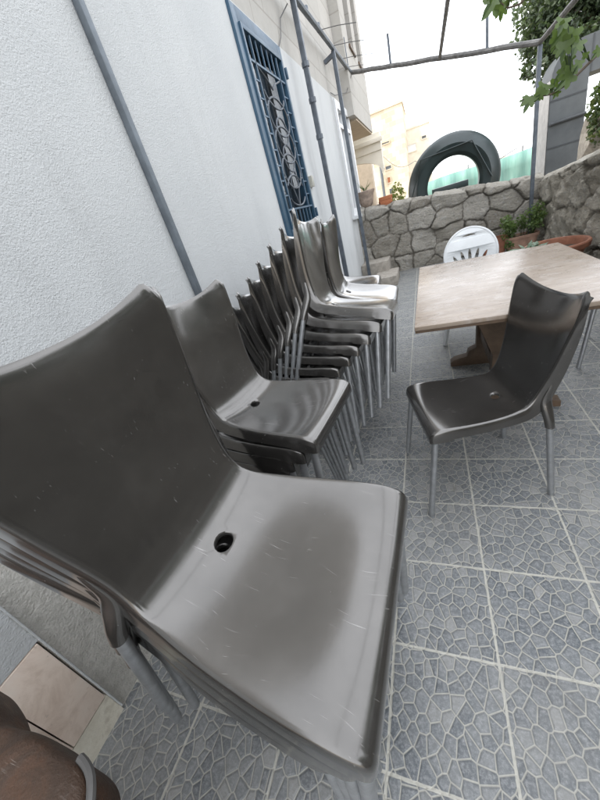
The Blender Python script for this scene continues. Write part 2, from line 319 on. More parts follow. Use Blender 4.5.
# ------------------------------------------------------------------ mesh helpers
def link_mesh(name, me, mat, parent=None):
    o = bpy.data.objects.new(name, me); C.objects.link(o)
    if mat is not None and not me.materials: me.materials.append(mat)
    if parent is not None: o.parent = parent
    return o
def tag(o, label=None, cat=None, group=None, kind=None):
    if label: o['label'] = label
    if cat: o['category'] = cat
    if group: o['group'] = group
    if kind: o['kind'] = kind
    return o
def empty(name, loc=(0, 0, 0), rz=0.0, **kw):
    o = bpy.data.objects.new(name, None); C.objects.link(o); o.location = loc; o.rotation_euler = (0, 0, rz)
    o.empty_display_size = 0.1
    return tag(o, **kw)
class MB:
    def __init__(s): s.v = []; s.f = []
    def add(s, vs, fs):
        n = len(s.v); s.v += [tuple(p) for p in vs]; s.f += [tuple(i + n for i in f) for f in fs]
    def box(s, lo, hi):
        x0, y0, z0 = lo; x1, y1, z1 = hi
        s.add([(x0, y0, z0), (x1, y0, z0), (x1, y1, z0), (x0, y1, z0), (x0, y0, z1), (x1, y0, z1), (x1, y1, z1), (x0, y1, z1)],
              [(0, 3, 2, 1), (4, 5, 6, 7), (0, 1, 5, 4), (1, 2, 6, 5), (2, 3, 7, 6), (3, 0, 4, 7)])
    def tube(s, pts, r, n=10, cap=True, square=False):
        pts = [Vector(p) for p in pts]; rr = r if isinstance(r, (list, tuple)) else [r] * len(pts)
        rings = []; up = None
        for i, p in enumerate(pts):
            a = pts[max(0, i - 1)]; b_ = pts[min(len(pts) - 1, i + 1)]; d = (b_ - a).normalized()
            if up is None: up = Vector((0, 0, 1)) if abs(d.z) < 0.9 else Vector((1, 0, 0))
            x = d.cross(up).normalized(); y = x.cross(d).normalized(); up = y
            rings.append([p + (x * math.cos(q) + y * math.sin(q)) * rr[i] for q in [2 * math.pi * (j + (0.5 if square else 0)) / n for j in range(n)]])
        vs = [q for ring in rings for q in ring]; fs = []
        for i in range(len(pts) - 1):
            for j in range(n):
                fs.append((i * n + j, i * n + (j + 1) % n, (i + 1) * n + (j + 1) % n, (i + 1) * n + j))
        if cap: fs.append(tuple(range(n - 1, -1, -1))); fs.append(tuple((len(pts) - 1) * n + j for j in range(n)))
        s.add(vs, fs)
    def sq(s, a, b, half): s.tube([a, b], half * 1.414, 4, True, True)
    def lathe(s, prof, n=28, center=(0, 0), sx=1.0, sy=1.0):
        vs = []; fs = []
        for r, z in prof:
            for j in range(n):
                q = 2 * math.pi * j / n; vs.append((center[0] + r * sx * math.cos(q), center[1] + r * sy * math.sin(q), z))
        for i in range(len(prof) - 1):
            for j in range(n): fs.append((i * n + j, i * n + (j + 1) % n, (i + 1) * n + (j + 1) % n, (i + 1) * n + j))
        s.add(vs, fs)
    def prism(s, poly, ext):
        """closed polygon (3D points) pushed along ext"""
        n = len(poly); e = Vector(ext); vs = [Vector(p) for p in poly] + [Vector(p) + e for p in poly]
        fs = [tuple(range(n - 1, -1, -1)), tuple(range(n, 2 * n))] + [(i, (i + 1) % n, n + (i + 1) % n, n + i) for i in range(n)]
        s.add(vs, fs)
    def build(s, name, mat, parent=None, smooth=False, bevel=0.0, sharp=0.6):
        me = bpy.data.meshes.new(name); me.from_pydata(s.v, [], s.f)
        bm = bmesh.new(); bm.from_mesh(me)
        bmesh.ops.recalc_face_normals(bm, faces=bm.faces[:])
        if bevel:
            ed = [e for e in bm.edges if len(e.link_faces) == 2 and e.calc_face_angle(0) > 0.7]
            bmesh.ops.bevel(bm, geom=ed, offset=bevel, segments=2, affect='EDGES', profile=0.6)
        bm.to_mesh(me); bm.free()
        if smooth or bevel:
            for p in me.polygons: p.use_smooth = True
            me.set_sharp_from_angle(angle=sharp)
        return link_mesh(name, me, mat, parent)

def leaves_mesh(name, mat, parent, centers, size, seed, flat=0.0, elong=1.6):
    """many small pointed leaves; centers = list of (point, outward dir)"""
    r = random.Random(seed); mb = MB()
    for p, d in centers:
        p = Vector(p); s_ = size * r.uniform(0.6, 1.3)
        n = Vector((r.gauss(0, 1), r.gauss(0, 1), r.gauss(0, 1) + flat)).normalized()
        a = n.orthogonal().normalized(); a.rotate(Matrix.Rotation(r.uniform(0, 6.28), 3, n)); b_ = n.cross(a)
        l = s_ * elong
        mb.add([p - a * l * 0.5, p - a * l * 0.05 + b_ * s_ * 0.5 + n * s_ * 0.12, p + a * l * 0.5, p - a * l * 0.05 - b_ * s_ * 0.5 + n * s_ * 0.12],
               [(0, 1, 2), (0, 2, 3)])
    return mb.build(name, mat, parent)

# ------------------------------------------------------------------ world and light
scn = bpy.context.scene
wld = bpy.data.worlds.new('World'); scn.world = wld; wld.use_nodes = True
nt = wld.node_tree; bg = nt.nodes['Background']
sun_dir = Vector((-0.72, -0.30, 1.05)).normalized()           # towards the sun: over the house roof
sky = N(nt, 'ShaderNodeTexSky', sky_type='NISHITA', sun_disc=False)
sky.sun_elevation = math.asin(sun_dir.z); sky.sun_rotation = math.atan2(sun_dir.x, sun_dir.y)
sky.dust_density = 1.5; sky.air_density = 1.0; sky.ozone_density = 1.0
hs = N(nt, 'ShaderNodeHueSaturation'); hs.inputs['Saturation'].default_value = 0.18; hs.inputs['Value'].default_value = 1.0
L(nt, sky.outputs[0], hs.inputs['Color']); L(nt, mixc(nt, 0.62, hs.outputs[0], (8.5, 8.85, 9.4)), bg.inputs['Color']); bg.inputs['Strength'].default_value = 0.15
sd = bpy.data.lights.new('sun', 'SUN'); sd.energy = 2.6; sd.angle = math.radians(12); sd.color = (1.0, 0.95, 0.86)
so = bpy.data.objects.new('sun', sd); C.objects.link(so); so.rotation_euler = sun_dir.to_track_quat('Z', 'Y').to_euler(); so.location = (-6, -3, 12)
scn.view_settings.view_transform = 'Standard'; scn.view_settings.look = 'None'; scn.view_settings.gamma = 1.0
scn.view_settings.use_curve_mapping = False; scn.view_settings.exposure = 1.5
scn.cycles.max_bounces = 8

# ------------------------------------------------------------------ ground and paving
mb = MB(); mb.add([(-600, -600, -0.012), (600, -600, -0.012), (600, 900, -0.012), (-600, 900, -0.012)], [(0, 1, 2, 3)])
tag(mb.build('ground', M['ground']), kind='structure')
mb = MB(); mb.add([(-1.12, -4, 0), (1.65, -4, 0), (1.65, 6.56, 0), (-1.12, 6.56, 0)], [(0, 1, 2, 3)])
tag(mb.build('pavement', M['paving']), kind='structure')

# ------------------------------------------------------------------ house
WX = -1.083
house = empty('house', (-1.2, 0, 0), label='white plastered house wall with stone upper storeys along the yard', cat='house')
def hp(mbx, name, mat, parent=house, **kw):
    o = mbx.build(name, mat, parent, **kw); o.location = o.location - Vector((0, 0, 0))
    o.matrix_parent_inverse = house.matrix_world.inverted() if False else Matrix.Identity(4)
    return o
# the house Empty stands at (-1.2,0,0): shift part coordinates so that world coordinates can be written below
def HB(mbx, name, mat, parent=None, **kw):
    if parent is None:
        mbx.v = [(x + 1.2, y, z) for x, y, z in mbx.v]; parent = house
    else:
        mbx.v = [(x + 1.2, y, z) for x, y, z in mbx.v]
    return mbx.build(name, mat, parent, **kw)
W1 = (2.89, 3.86, 1.16, 2.60); W2 = (6.06, 7.14, 1.09, 2.60); ZT = 2.63
mb = MB()                                   # lower wall with two openings
def wall_strip(y0, y1, z0, z1): mb.box((WX - 0.25, y0, z0), (WX, y1, z1))
for y0, y1, z0, z1 in ((-3.5, -0.02, 0.47, ZT), (-0.02, 0.148, 0.47, ZT), (0.148, 0.62, 0.80, ZT), (0.62, W1[0], 0, ZT), (W1[0], W1[1], 0, W1[2]), (W1[0], W1[1], W1[3], ZT),
                       (W1[1], W2[0], 0, ZT), (W2[0], W2[1], 0, W2[2]), (W2[0], W2[1], W2[3], ZT), (W2[1], 7.26, 0, ZT)):
    wall_strip(y0, y1, z0, z1)
HB(mb, 'wall', M['plaster'])
mb = MB(); mb.box((WX - 0.25, 0.148, 0.0), (WX - 0.016, 0.62, 0.80)); HB(mb, 'wall_patch', M['cement'])
mb = MB()
for y0 in (-0.48, -0.98, -1.48): mb.box((WX - 0.25, y0, 0.116), (WX + 0.002, y0 + 0.497, 0.466))
mb.box((WX - 0.25, 0.020, 0.116), (WX + 0.002, 0.142, 0.466)); o = HB(mb, 'plinth', M['marble'], bevel=0.002)
mb = MB(); mb.box((WX - 0.25, -1.5, 0.0), (WX - 0.001, 0.146, 0.111)); HB(mb, 'wall_base', M['base_strip'])
mb = MB(); mb.tube([(WX + 0.001, 0.150, 0.02), (WX + 0.001, 0.152, 0.62), (WX + 0.001, 0.150, 2.0)], 0.003, 6); HB(mb, 'edge_bead', M['plaster'])
mb = MB(); mb.box((WX - 4.0, -3.5, ZT), (WX - 0.006, 6.98, 6.6)); mb.box((WX - 4.0, -3.5, 0), (WX - 0.8, 7.2, ZT - 0.01)); HB(mb, 'upper_wall', M['facade'])
# jutting upper storeys beyond the second window
mb = MB(); OXF = -0.945
ys = [7.0, 7.5, 7.95, 8.35, 8.8, 9.5]
mb.box((WX - 4.0, 7.0, 2.50), (OXF, 9.5, 3.45)); mb.box((WX - 4.0, 7.0, 4.65), (OXF, 9.5, 7.2))
for y0, y1 in ((7.0, 7.55), (8.15, 8.55), (9.15, 9.5)): mb.box((WX - 4.0, y0, 3.45), (OXF, y1, 4.65))
HB(mb, 'overhang', M['facade'])
mb = MB(); mb.box((WX - 0.5, 7.3, 2.47), (OXF - 0.02, 9.48, 2.497)); HB(mb, 'soffit', M['beige_stone2'])
for y0, y1 in ((7.55, 8.15), (8.55, 9.15)):
    mb = MB(); mb.box((OXF - 0.20, y0 + 0.002, 3.452), (OXF - 0.15, y1 - 0.002, 4.648))
    mb.box((OXF - 0.15, y0 + 0.002, 3.452), (OXF + 0.03, y1 - 0.002, 3.49)); o = HB(mb, 'window', M['wood_dark'])
    mb = MB(); mb.box((OXF - 0.15, y0 + 0.05, 3.52), (OXF - 0.145, y1 - 0.05, 4.6)); HB(mb, 'pane', M['glass'], o)
# blue window with its grille
y0, y1, z0, z1 = W1
mb = MB(); fw = 0.085
mb.box((WX - 0.10, y0 + 0.002, z0 + 0.002), (WX + 0.022, y0 + fw, z1 - 0.002)); mb.box((WX - 0.10, y1 - fw * 0.6, z0 + 0.002), (WX + 0.022, y1 - 0.002, z1 - 0.002))
mb.box((WX - 0.10, y0 + fw, z1 - fw), (WX + 0.022, y1 - fw * 0.6, z1 - 0.002)); mb.box((WX - 0.10, y0 + fw, z0 + 0.002), (WX + 0.03, y1 - fw * 0.6, z0 + 0.06))
mb.box((WX + 0.0, y0 + 0.09, z0 + 0.06), (WX + 0.034, y0 + 0.118, z1 - fw)); mb.box((WX + 0.0, y1 - 0.085, z0 + 0.06), (WX + 0.034, y1 - 0.06, z1 - fw))
mb.box((WX + 0.0, y0 + 0.118, z1 - fw - 0.028), (WX + 0.034, y1 - 0.085, z1 - fw - 0.001)); mb.box((WX + 0.0, y0 + 0.118, z0 + 0.061), (WX + 0.034, y1 - 0.085, z0 + 0.085))
for zz in (1.30, 2.42): mb.tube([(WX + 0.03, y1 + 0.006, zz - 0.04), (WX + 0.03, y1 + 0.006, zz + 0.04)], 0.012, 8)
win = HB(mb, 'window', M['blue_paint'], bevel=0.003); tag(win, label='blue framed window behind an ornamental iron grille')
mb = MB(); mb.box((WX - 0.09, y0 + 0.05, z0 + 0.05), (WX - 0.08, y1 - 0.04, z1 - 0.05)); HB(mb, 'pane', M['glass'], win)
mb = MB()
for i, (a, b_) in enumerate(((3.02, 3.30), (3.60, 3.78))):
    n = 14
    for j in range(n):
        ya = a + (b_ - a) * j / n; yb = a + (b_ - a) * (j + 1) / n; dx = 0.008 * (1 if j % 2 else -1)
        mb.box((WX - 0.075 + dx, ya, 1.55 if i else 1.75), (WX - 0.072 + dx, yb, 2.45))
HB(mb, 'curtain', M['curtain'], win)
mb = MB(); gx = WX + 0.018; ya, yb, za, zb = y0 + 0.12, y1 - 0.088, z0 + 0.088, z1 - 0.115
iy0, iy1, iz0, iz1 = ya + 0.115, yb - 0.115, za + 0.12, zb - 0.15
for y in (iy0, iy1): mb.sq((gx, y, za), (gx, y, zb), 0.007)
for z in (iz0, iz1): mb.sq((gx, ya, z), (gx, yb, z), 0.007)
for i in range(1, 9):
    z = iz0 + (iz1 - iz0) * i / 9
    mb.sq((gx, ya, z), (gx, iy0, z), 0.005); mb.sq((gx, iy1, z), (gx, yb, z), 0.005)
for i in range(1, 5):
    y = iy0 + (iy1 - iy0) * i / 5
    mb.sq((gx, y, za), (gx, y, iz0), 0.005); mb.sq((gx, y, iz1), (gx, y, zb), 0.005)
HB(mb, 'grille_border', M['grille_paint'], win)
mb = MB(); cy = (iy0 + iy1) / 2; rw = (iy1 - iy0) / 2 - 0.015
def ring(cyy, cz, ry, rz, r, a0=0, a1=6.2832, n=28):
    mb.tube([(gx, cyy + ry * math.cos(a0 + (a1 - a0) * i / n), cz + rz * math.sin(a0 + (a1 - a0) * i / n)) for i in range(n + 1)], r, 6)
hz = (iz1 - iz0)
for f in (0.30, 0.5, 0.70): ring(cy, iz0 + hz * f, rw * 0.92, hz * 0.135, 0.008)
for f in (0.40, 0.60): ring(cy, iz0 + hz * f, rw * 0.5, hz * 0.10, 0.007)
ring(cy, iz0 + hz * 0.14, rw * 0.9, hz * 0.13, 0.008, 0.35, 2.79); ring(cy, iz0 + hz * 0.12, rw * 0.9, hz * 0.10, 0.008, 3.5, 5.92)
ring(cy, iz0 + hz * 0.87, rw * 0.9, hz * 0.11, 0.008, 3.3, 6.1)
for s_ in (-1, 1):
    mb.tube([(gx, cy, iz1 - hz * 0.11), (gx, cy + s_ * rw * 0.35, iz1 - hz * 0.06), (gx, cy + s_ * rw * 0.95, iz1 - 0.01)], 0.007, 6)
    mb.tube([(gx, cy, iz0 + hz * 0.02), (gx, cy + s_ * rw * 0.4, iz0 + hz * 0.2), (gx, cy + s_ * rw * 0.25, iz0 + hz * 0.3)], 0.007, 6)
for f in (0.25, 0.5, 0.75): mb.sq((gx, iy0, iz0 + hz * f), (gx, cy - rw * 0.9, iz0 + hz * f), 0.005); mb.sq((gx, cy + rw * 0.9, iz0 + hz * f), (gx, iy1, iz0 + hz * f), 0.005)
HB(mb, 'grille_scrolls', M['post_paint'], win, smooth=True)
# white window
y0, y1, z0, z1 = W2; mb = MB()
for a, b_ in ((y0 + 0.002, y0 + 0.09), ((y0 + y1) / 2 - 0.05, (y0 + y1) / 2 + 0.05), (y1 - 0.09, y1 - 0.002)): mb.box((WX - 0.1, a, z0 + 0.002), (WX + 0.03, b_, z1 - 0.002))
for a, b_ in ((y0 + 0.09, (y0 + y1) / 2 - 0.05), ((y0 + y1) / 2 + 0.05, y1 - 0.09)):
    mb.box((WX - 0.1, a, z0 + 0.002), (WX + 0.03, b_, z0 + 0.10)); mb.box((WX - 0.1, a, z1 - 0.10), (WX + 0.03, b_, z1 - 0.002)); mb.box((WX - 0.1, a, 2.28), (WX + 0.025, b_, 2.33))
    mb.sq((WX - 0.01, (a + b_) / 2, z0 + 0.1), (WX - 0.01, (a + b_) / 2, 2.28), 0.012)
mb.box((WX + 0.001, y0 - 0.05, z0 - 0.05), (WX + 0.09, y1 + 0.05, z0 - 0.002))
win2 = HB(mb, 'window', M['window_white'], bevel=0.003); tag(win2, label='white framed window with dark panes above the stone wall')
mb = MB()
for a, b_ in ((y0 + 0.09, (y0 + y1) / 2 - 0.05), ((y0 + y1) / 2 + 0.05, y1 - 0.09)): mb.box((WX - 0.09, a - 0.01, z0 + 0.06), (WX - 0.08, b_ + 0.01, z1 - 0.06))
HB(mb, 'pane', M['glass'], win2)
mb = MB(); c = atx(310, 182, WX); mb.box((WX + 0.0005, c.y - 0.035, c.z - 0.05), (WX + 0.035, c.y + 0.035, c.z + 0.05)); HB(mb, 'switch_box', M['switch'], bevel=0.004)

# porch beam, arch and wall beyond the overhang
porch = empty('porch', (-1.2, 10, 0), label='beige arched porch under the jutting upper storeys', cat='porch')
def PB(mbx, name, mat, par=porch, **kw):
    mbx.v = [(x + 1.2, y - 10, z) for x, y, z in mbx.v]; return mbx.build(name, mat, par, **kw)
Yp = 9.75
a = at(352, 146, Yp); b_ = at(379, 131, Yp); c_ = at(379, 150, Yp)
mb = MB(); mb.box((-3.0, Yp, c_.z), (b_.x, Yp + 0.35, b_.z)); mb.box((-3.0, Yp - 0.06, c_.z + 0.16), (b_.x + 0.05, Yp - 0.002, b_.z - 0.1)); PB(mb, 'beam', M['cream'], bevel=0.01)
mb = MB(); xl = at(360, 190, Yp).x; xr = b_.x
cxa, ra = (xr - 0.05 + -2.6) / 2, (xr - 0.05 + 2.6) / 2
arc = [(-3.0, Yp + 0.03, c_.z - 0.002)] + [(-3.0, Yp + 0.03, 0.6)] + [(-2.6, Yp + 0.03, 0.6)] + [(cxa - ra * math.cos(q), Yp + 0.03, 1.75 + (c_.z - 1.85) * math.sin(q)) for q in [math.pi * i / 16 for i in range(17)]] + [(xr - 0.05, Yp + 0.03, 1.7), (xr, Yp + 0.03, 1.8), (xr, Yp + 0.03, c_.z - 0.002)]
mb.prism(arc, (0, 0.28, 0)); PB(mb, 'arch', M['cream'])
p0 = at(362, 155, 11.2); p1 = at(379, 195, 11.2)
mb = MB(); mb.box((-4.5, 11.2, 0), (p1.x - 0.1, 11.6, 3.2)); PB(mb, 'back_wall', M['beige_stone2'])
mb = MB(); mb.box((p0.x - 0.25, 11.14, 0.9), (p0.x + 0.05, 11.198, 1.25)); PB(mb, 'vent', M['shut_dark'])

# ------------------------------------------------------------------ conduit, cables
mb = MB(); mb.box((WX + 0.001, 1.411, 0.0), (WX + 0.032, 1.441, 4.2)); o = mb.build('conduit', M['galv'], bevel=0.004)
for i, z in enumerate((0.7, 3.2)):
    m2 = MB(); m2.box((WX + 0.001, 1.385, z), (WX + 0.039, 1.467, z + 0.025)); m2.build('clamp', M['galv'], o, bevel=0.002)
tag(o, 'grey galvanised conduit running up the white plaster wall', 'conduit')
mb = MB(); mb.tube([(WX + 0.008, 3.87, 2.60), (WX + 0.012, 4.0, 2.70), (WX + 0.012, 4.12, 2.86), (-1.0, 4.2, 2.95)], 0.005, 6)
tag(mb.build('cable', M['cable'], smooth=True), 'thin grey cable sagging from blue window corner to the first post', 'cable')
pa = atx(330, 93, WX); mb = MB(); mb.tube([(-0.93, 7.3, 3.06), (-1.0, 6.9, 2.78), (WX + 0.01, pa.y + 0.3, pa.z + 0.02), (WX + 0.01, pa.y, pa.z)], 0.005, 6)
tag(mb.build('cable', M['cable'], smooth=True), 'thin cable drooping from the pergola corner to the white window', 'cable')

# ------------------------------------------------------------------ pergola
perg = empty('pergola', (0.2, 6, 0), label='bare grey steel pergola frame over the yard', cat='pergola')
def GP(mbx, name, mat, par=perg, **kw):
    mbx.v = [(x - 0.2, y - 6, z) for x, y, z in mbx.v]; return mbx.build(name, mat, par, **kw)
PX = -0.95
def beam_z(y): return 3.005 + (y - 4.2) * 0.030
c0 = Vector((PX, 7.37, beam_z(7.37))); c1 = Vector((1.41, 6.2, 2.30))
for y in (4.22, 5.95): mb = MB(); mb.sq((PX, y, 0), (PX, y, beam_z(y) - 0.028), 0.024); GP(mb, 'post', M['post_paint'], bevel=0.004)
mb = MB(); mb.sq((1.41, 6.2, 0), (1.41, 6.2, 2.272), 0.022); GP(mb, 'post', M['post_paint'], bevel=0.004)
mb = MB(); mb.sq((1.41, 0.4, 0), (1.41, 0.4, 2.272), 0.022); GP(mb, 'post', M['post_paint'], bevel=0.004)
def bent(a, b_, n, amp, seed):
    r = random.Random(seed); a = Vector(a); b_ = Vector(b_)
    return [a.lerp(b_, i / n) + Vector((0, r.uniform(-amp, amp), r.uniform(-amp, amp))) * (0 if i in (0, n) else 1) for i in range(n + 1)]
mb = MB(); mb.tube(bent((PX, -0.5, beam_z(-0.5)), c0, 14, 0.004, 1), 0.028, 8); GP(mb, 'beam', M['post_paint'], smooth=True)
mb = MB(); mb.tube(bent(c0, c1, 14, 0.006, 2), 0.030, 8); GP(mb, 'beam', M['beam_paint'], smooth=True)
mb = MB(); mb.tube(bent((1.41, -0.5, 2.31), c1, 10, 0.005, 3), 0.026, 8); GP(mb, 'beam', M['beam_paint'], smooth=True)
jm = c0.lerp(c1, 0.575)
# middle bar meets the back bar where the photo shows it
best = min((((Vector((0, 0, 0)) + c0.lerp(c1, i / 200.0)), i) for i in range(201)), key=lambda q: abs((lambda pc: CX + F_PX * pc[0] / pc[2])(R @ (np.array(q[0]) - [0, 0, H])) - 440))[0]
mb = MB(); mb.tube(bent((best.x, -0.5, best.z + 0.02), best, 12, 0.004, 4), 0.022, 8); GP(mb, 'beam', M['beam_paint'], smooth=True)
for px in (391, 487):
    q = min((c0.lerp(c1, i / 200.0) for i in range(201)), key=lambda q: abs((lambda pc: CX + F_PX * pc[0] / pc[2])(R @ (np.array(q) - [0, 0, H])) - px))
    mb = MB(); mb.sq(q, (q.x, q.y, q.z + 0.36), 0.016); GP(mb, 'stub', M['post_paint'])
q = Vector((PX, 7.1, beam_z(7.1))); mb = MB(); mb.sq(q, (q.x, q.y, q.z + 0.36), 0.015); GP(mb, 'stub', M['post_paint'])
mb = MB(); mb.sq((WX, 5.95, beam_z(5.95) - 0.10), (PX, 5.95, beam_z(5.95) - 0.06), 0.022); GP(mb, 'wall_bracket', M['post_paint'])
for i, (y, ln) in enumerate(((5.35, 0.42), (6.0, 0.44), (6.65, 0.46), (7.15, 0.40))):
    z = beam_z(y) + 0.03; mb = MB(); mb.tube([(PX, y, z), (PX + ln * 0.5, y - 0.1, z - 0.07), (PX + ln, y - 0.22, z - 0.16)], 0.004, 6); GP(mb, 'wire', M['cable'])
for y, z in ((4.2, 1.95), (4.2, 2.25), (4.2, 2.52), (5.2, beam_z(5.2) + 0.03), (4.7, beam_z(4.7) + 0.03)):
    mb = MB()
    if z < 2.7: mb.tube([(PX, 4.22, z - 0.02), (PX, 4.22, z + 0.02)], 0.036, 8)
    else: mb.tube([(PX, y, z - 0.05), (PX, y + 0.03, z + 0.02)], 0.022, 8)
    GP(mb, 'clamp', M['post_paint'])

# ------------------------------------------------------------------ field stone walls
def stone_wall(name, p0, p1, top, thick, cell, amp, seed, step, mat, label, inward):
    p0 = np.array(p0, float); p1 = np.array(p1, float); ln = np.linalg.norm(p1 - p0); u = (p1 - p0) / ln; n = np.array(inward, float)
    nu = int(ln / step); nv = int(1.15 / step); r = np.random.default_rng(seed)
    gx, gz = int(ln / cell) + 4, int(1.6 / (cell * 0.8)) + 4
    sites = np.array([[(i - 1 + r.uniform(0.05, 0.95)) * cell, (j - 1 + r.uniform(0.1, 0.9)) * cell * 0.8] for i in range(gx) for j in range(gz)])
    srnd = r.uniform(0, 1, len(sites)); stilt = r.uniform(-1, 1, (len(sites), 2)); shgt = r.uniform(0.3, 1, len(sites))
    vs = []; col = []; fs = []
    nt_ = 6
    for j in range(nv + 1 + nt_):
        for i in range(nu + 1):
            s_ = ln * i / nu; tz = top(s_) + 0.03 * noise.noise((s_ * 2.2, seed, 0)) + 0.014 * noise.noise((s_ * 9, seed, 3))
            if j <= nv: z = tz * j / nv; back = 0.0; zz = z
            else: back = thick * (j - nv) / nt_; z = tz + 0.03 * math.sin(math.pi * (j - nv) / nt_); zz = tz + back * 0.6
            wx = s_ + 0.03 * noise.noise((s_ * 6, zz * 6, seed + 7)) + 0.012 * noise.noise((s_ * 25, zz * 25, seed)) ; wz = zz + 0.03 * noise.noise((s_ * 6, zz * 6, seed + 17)) + 0.012 * noise.noise((s_ * 25, zz * 25, seed + 5))
            dd = np.hypot(sites[:, 0] - wx, (sites[:, 1] - wz) * 1.15); o = np.argpartition(dd, 2)[:2]; o = o[np.argsort(dd[o])]
            e = (dd[o[1]] - dd[o[0]]) / cell; jm_ = max(0.0, min(1.0, 1 - (e - 0.030 - 0.02 * noise.noise((s_ * 20, zz * 20, seed))) / 0.035))
            prof = min(1.0, max(0, e - 0.015) / 0.10) ** 0.55
            k_ = o[0]; lx, lz = wx - sites[k_, 0], wz - sites[k_, 1]
            h = prof * (0.55 + 0.45 * shgt[k_]) * amp + (stilt[k_, 0] * lx + stilt[k_, 1] * lz) * 0.16 * prof
            h += amp * 0.8 * (noise.fractal((s_ * 6, zz * 6, seed), 0.8, 2.1, 6) * 0.6) * (0.3 + 0.7 * prof)
            if j > nv: off = -back; zf = z + h * 0.4
            else: off = h; zf = z
            if j == nv: off = h * 0.4
            P = p0 + u * s_ + n * off
            vs.append((P[0], P[1], zf)); col.append((srnd[k_], jm_, 0, 1))
    w_ = nu + 1
    for j in range(nv + nt_):
        for i in range(nu): fs.append((j * w_ + i, j * w_ + i + 1, (j + 1) * w_ + i + 1, (j + 1) * w_ + i))
    b0 = len(vs)
    for i in range(nu + 1):
        P = p0 + u * (ln * i / nu) - n * thick; vs.append((P[0], P[1], -0.02)); col.append((0.5, 0.6, 0, 1))
    t0 = (nv + nt_) * w_
    for i in range(nu): fs.append((t0 + i, t0 + i + 1, b0 + i + 1, b0 + i))
    me = bpy.data.meshes.new(name); me.from_pydata(vs, [], fs)
    at_ = me.color_attributes.new('stone', 'FLOAT_COLOR', 'POINT')
    at_.data.foreach_set('color', np.array(col, dtype=np.float32).ravel())
    bm = bmesh.new(); bm.from_mesh(me); bmesh.ops.recalc_face_normals(bm, faces=bm.faces[:]); bm.to_mesh(me); bm.free()
    for p in me.polygons: p.use_smooth = True
    return tag(link_mesh(name, me, mat), label, 'wall')
stone_wall('stone_wall', (-1.30, 6.5), (1.62, 6.5), lambda s_: 1.13 - (s_ - 0.3) * 0.10, 0.34, 0.37, 0.040, 3, 0.014, M['stone_back'],
           'low grey fieldstone wall closing the back of the yard', (0, -1))
stone_wall('stone_wall', (1.62, 6.9), (1.62, -2.2), lambda s_: min(1.25, 0.80 + s_ * 0.112), 0.4, 0.40, 0.075, 11, 0.022, M['stone_right'],
           'rough pale fieldstone wall rising along the right side', (-1, 0))

# stone steps in the left corner
mb = MB(); mb.box((-0.83, 5.48, 0), (-0.47, 6.12, 0.15)); mb.build('stone_step', M['step'], bevel=0.012)
tag(bpy.context.scene.objects['stone_step'], 'lower pale stone step beside the paving in the far left corner', 'step', 'stone steps in the corner')
mb = MB(); mb.box((-1.08, 6.02, 0), (-0.62, 6.49, 0.31)); o = mb.build('stone_step', M['step'], bevel=0.012)
tag(o, 'higher stone step against the back wall behind the thin post', 'step', 'stone steps in the corner')

# ------------------------------------------------------------------ stacking chair
def catmull(P, n):
    P = np.array(P, float); P = np.vstack([2 * P[0] - P[1], P, 2 * P[-1] - P[-2]]); out = []
    for i in range(1, len(P) - 2):
        for j in range(n):
            t = j / n; a, b, c, d = P[i - 1], P[i], P[i + 1], P[i + 2]
            out.append(0.5 * (2 * b + (c - a) * t + (2 * a - 5 * b + 4 * c - d) * t * t + (3 * b - a - 3 * c + d) * t ** 3))
    out.append(P[-2]); return np.array(out)
#        x      z     halfw   bow    flange
ROWS = [(0.215, 0.384, 0.1985, 0.000, 0.002),
        (0.2145, 0.404, 0.199, 0.000, 0.016),
        (0.208, 0.420, 0.206, 0.001, 0.032),
        (0.192, 0.4285, 0.2095, 0.003, 0.040),
        (0.158, 0.4285, 0.2095, 0.008, 0.043),
        (0.100, 0.418, 0.206, 0.015, 0.042),
        (0.030, 0.408, 0.199, 0.020, 0.040),
        (-0.050, 0.403, 0.188, 0.022, 0.040),
        (-0.118, 0.409, 0.176, 0.019, 0.044),
        (-0.157, 0.425, 0.168, 0.012, 0.052),
        (-0.187, 0.461, 0.1635, 0.008, 0.056),
        (-0.208, 0.512, 0.1665, 0.007, 0.050),
        (-0.236, 0.575, 0.178, 0.012, 0.043),
        (-0.262, 0.655, 0.192, 0.020, 0.036),
        (-0.288, 0.735, 0.205, 0.028, 0.026),
        (-0.306, 0.790, 0.2115, 0.032, 0.011),
        (-0.3115, 0.804, 0.211, 0.033, 0.005),
        (-0.317, 0.810, 0.2095, 0.033, 0.003)]
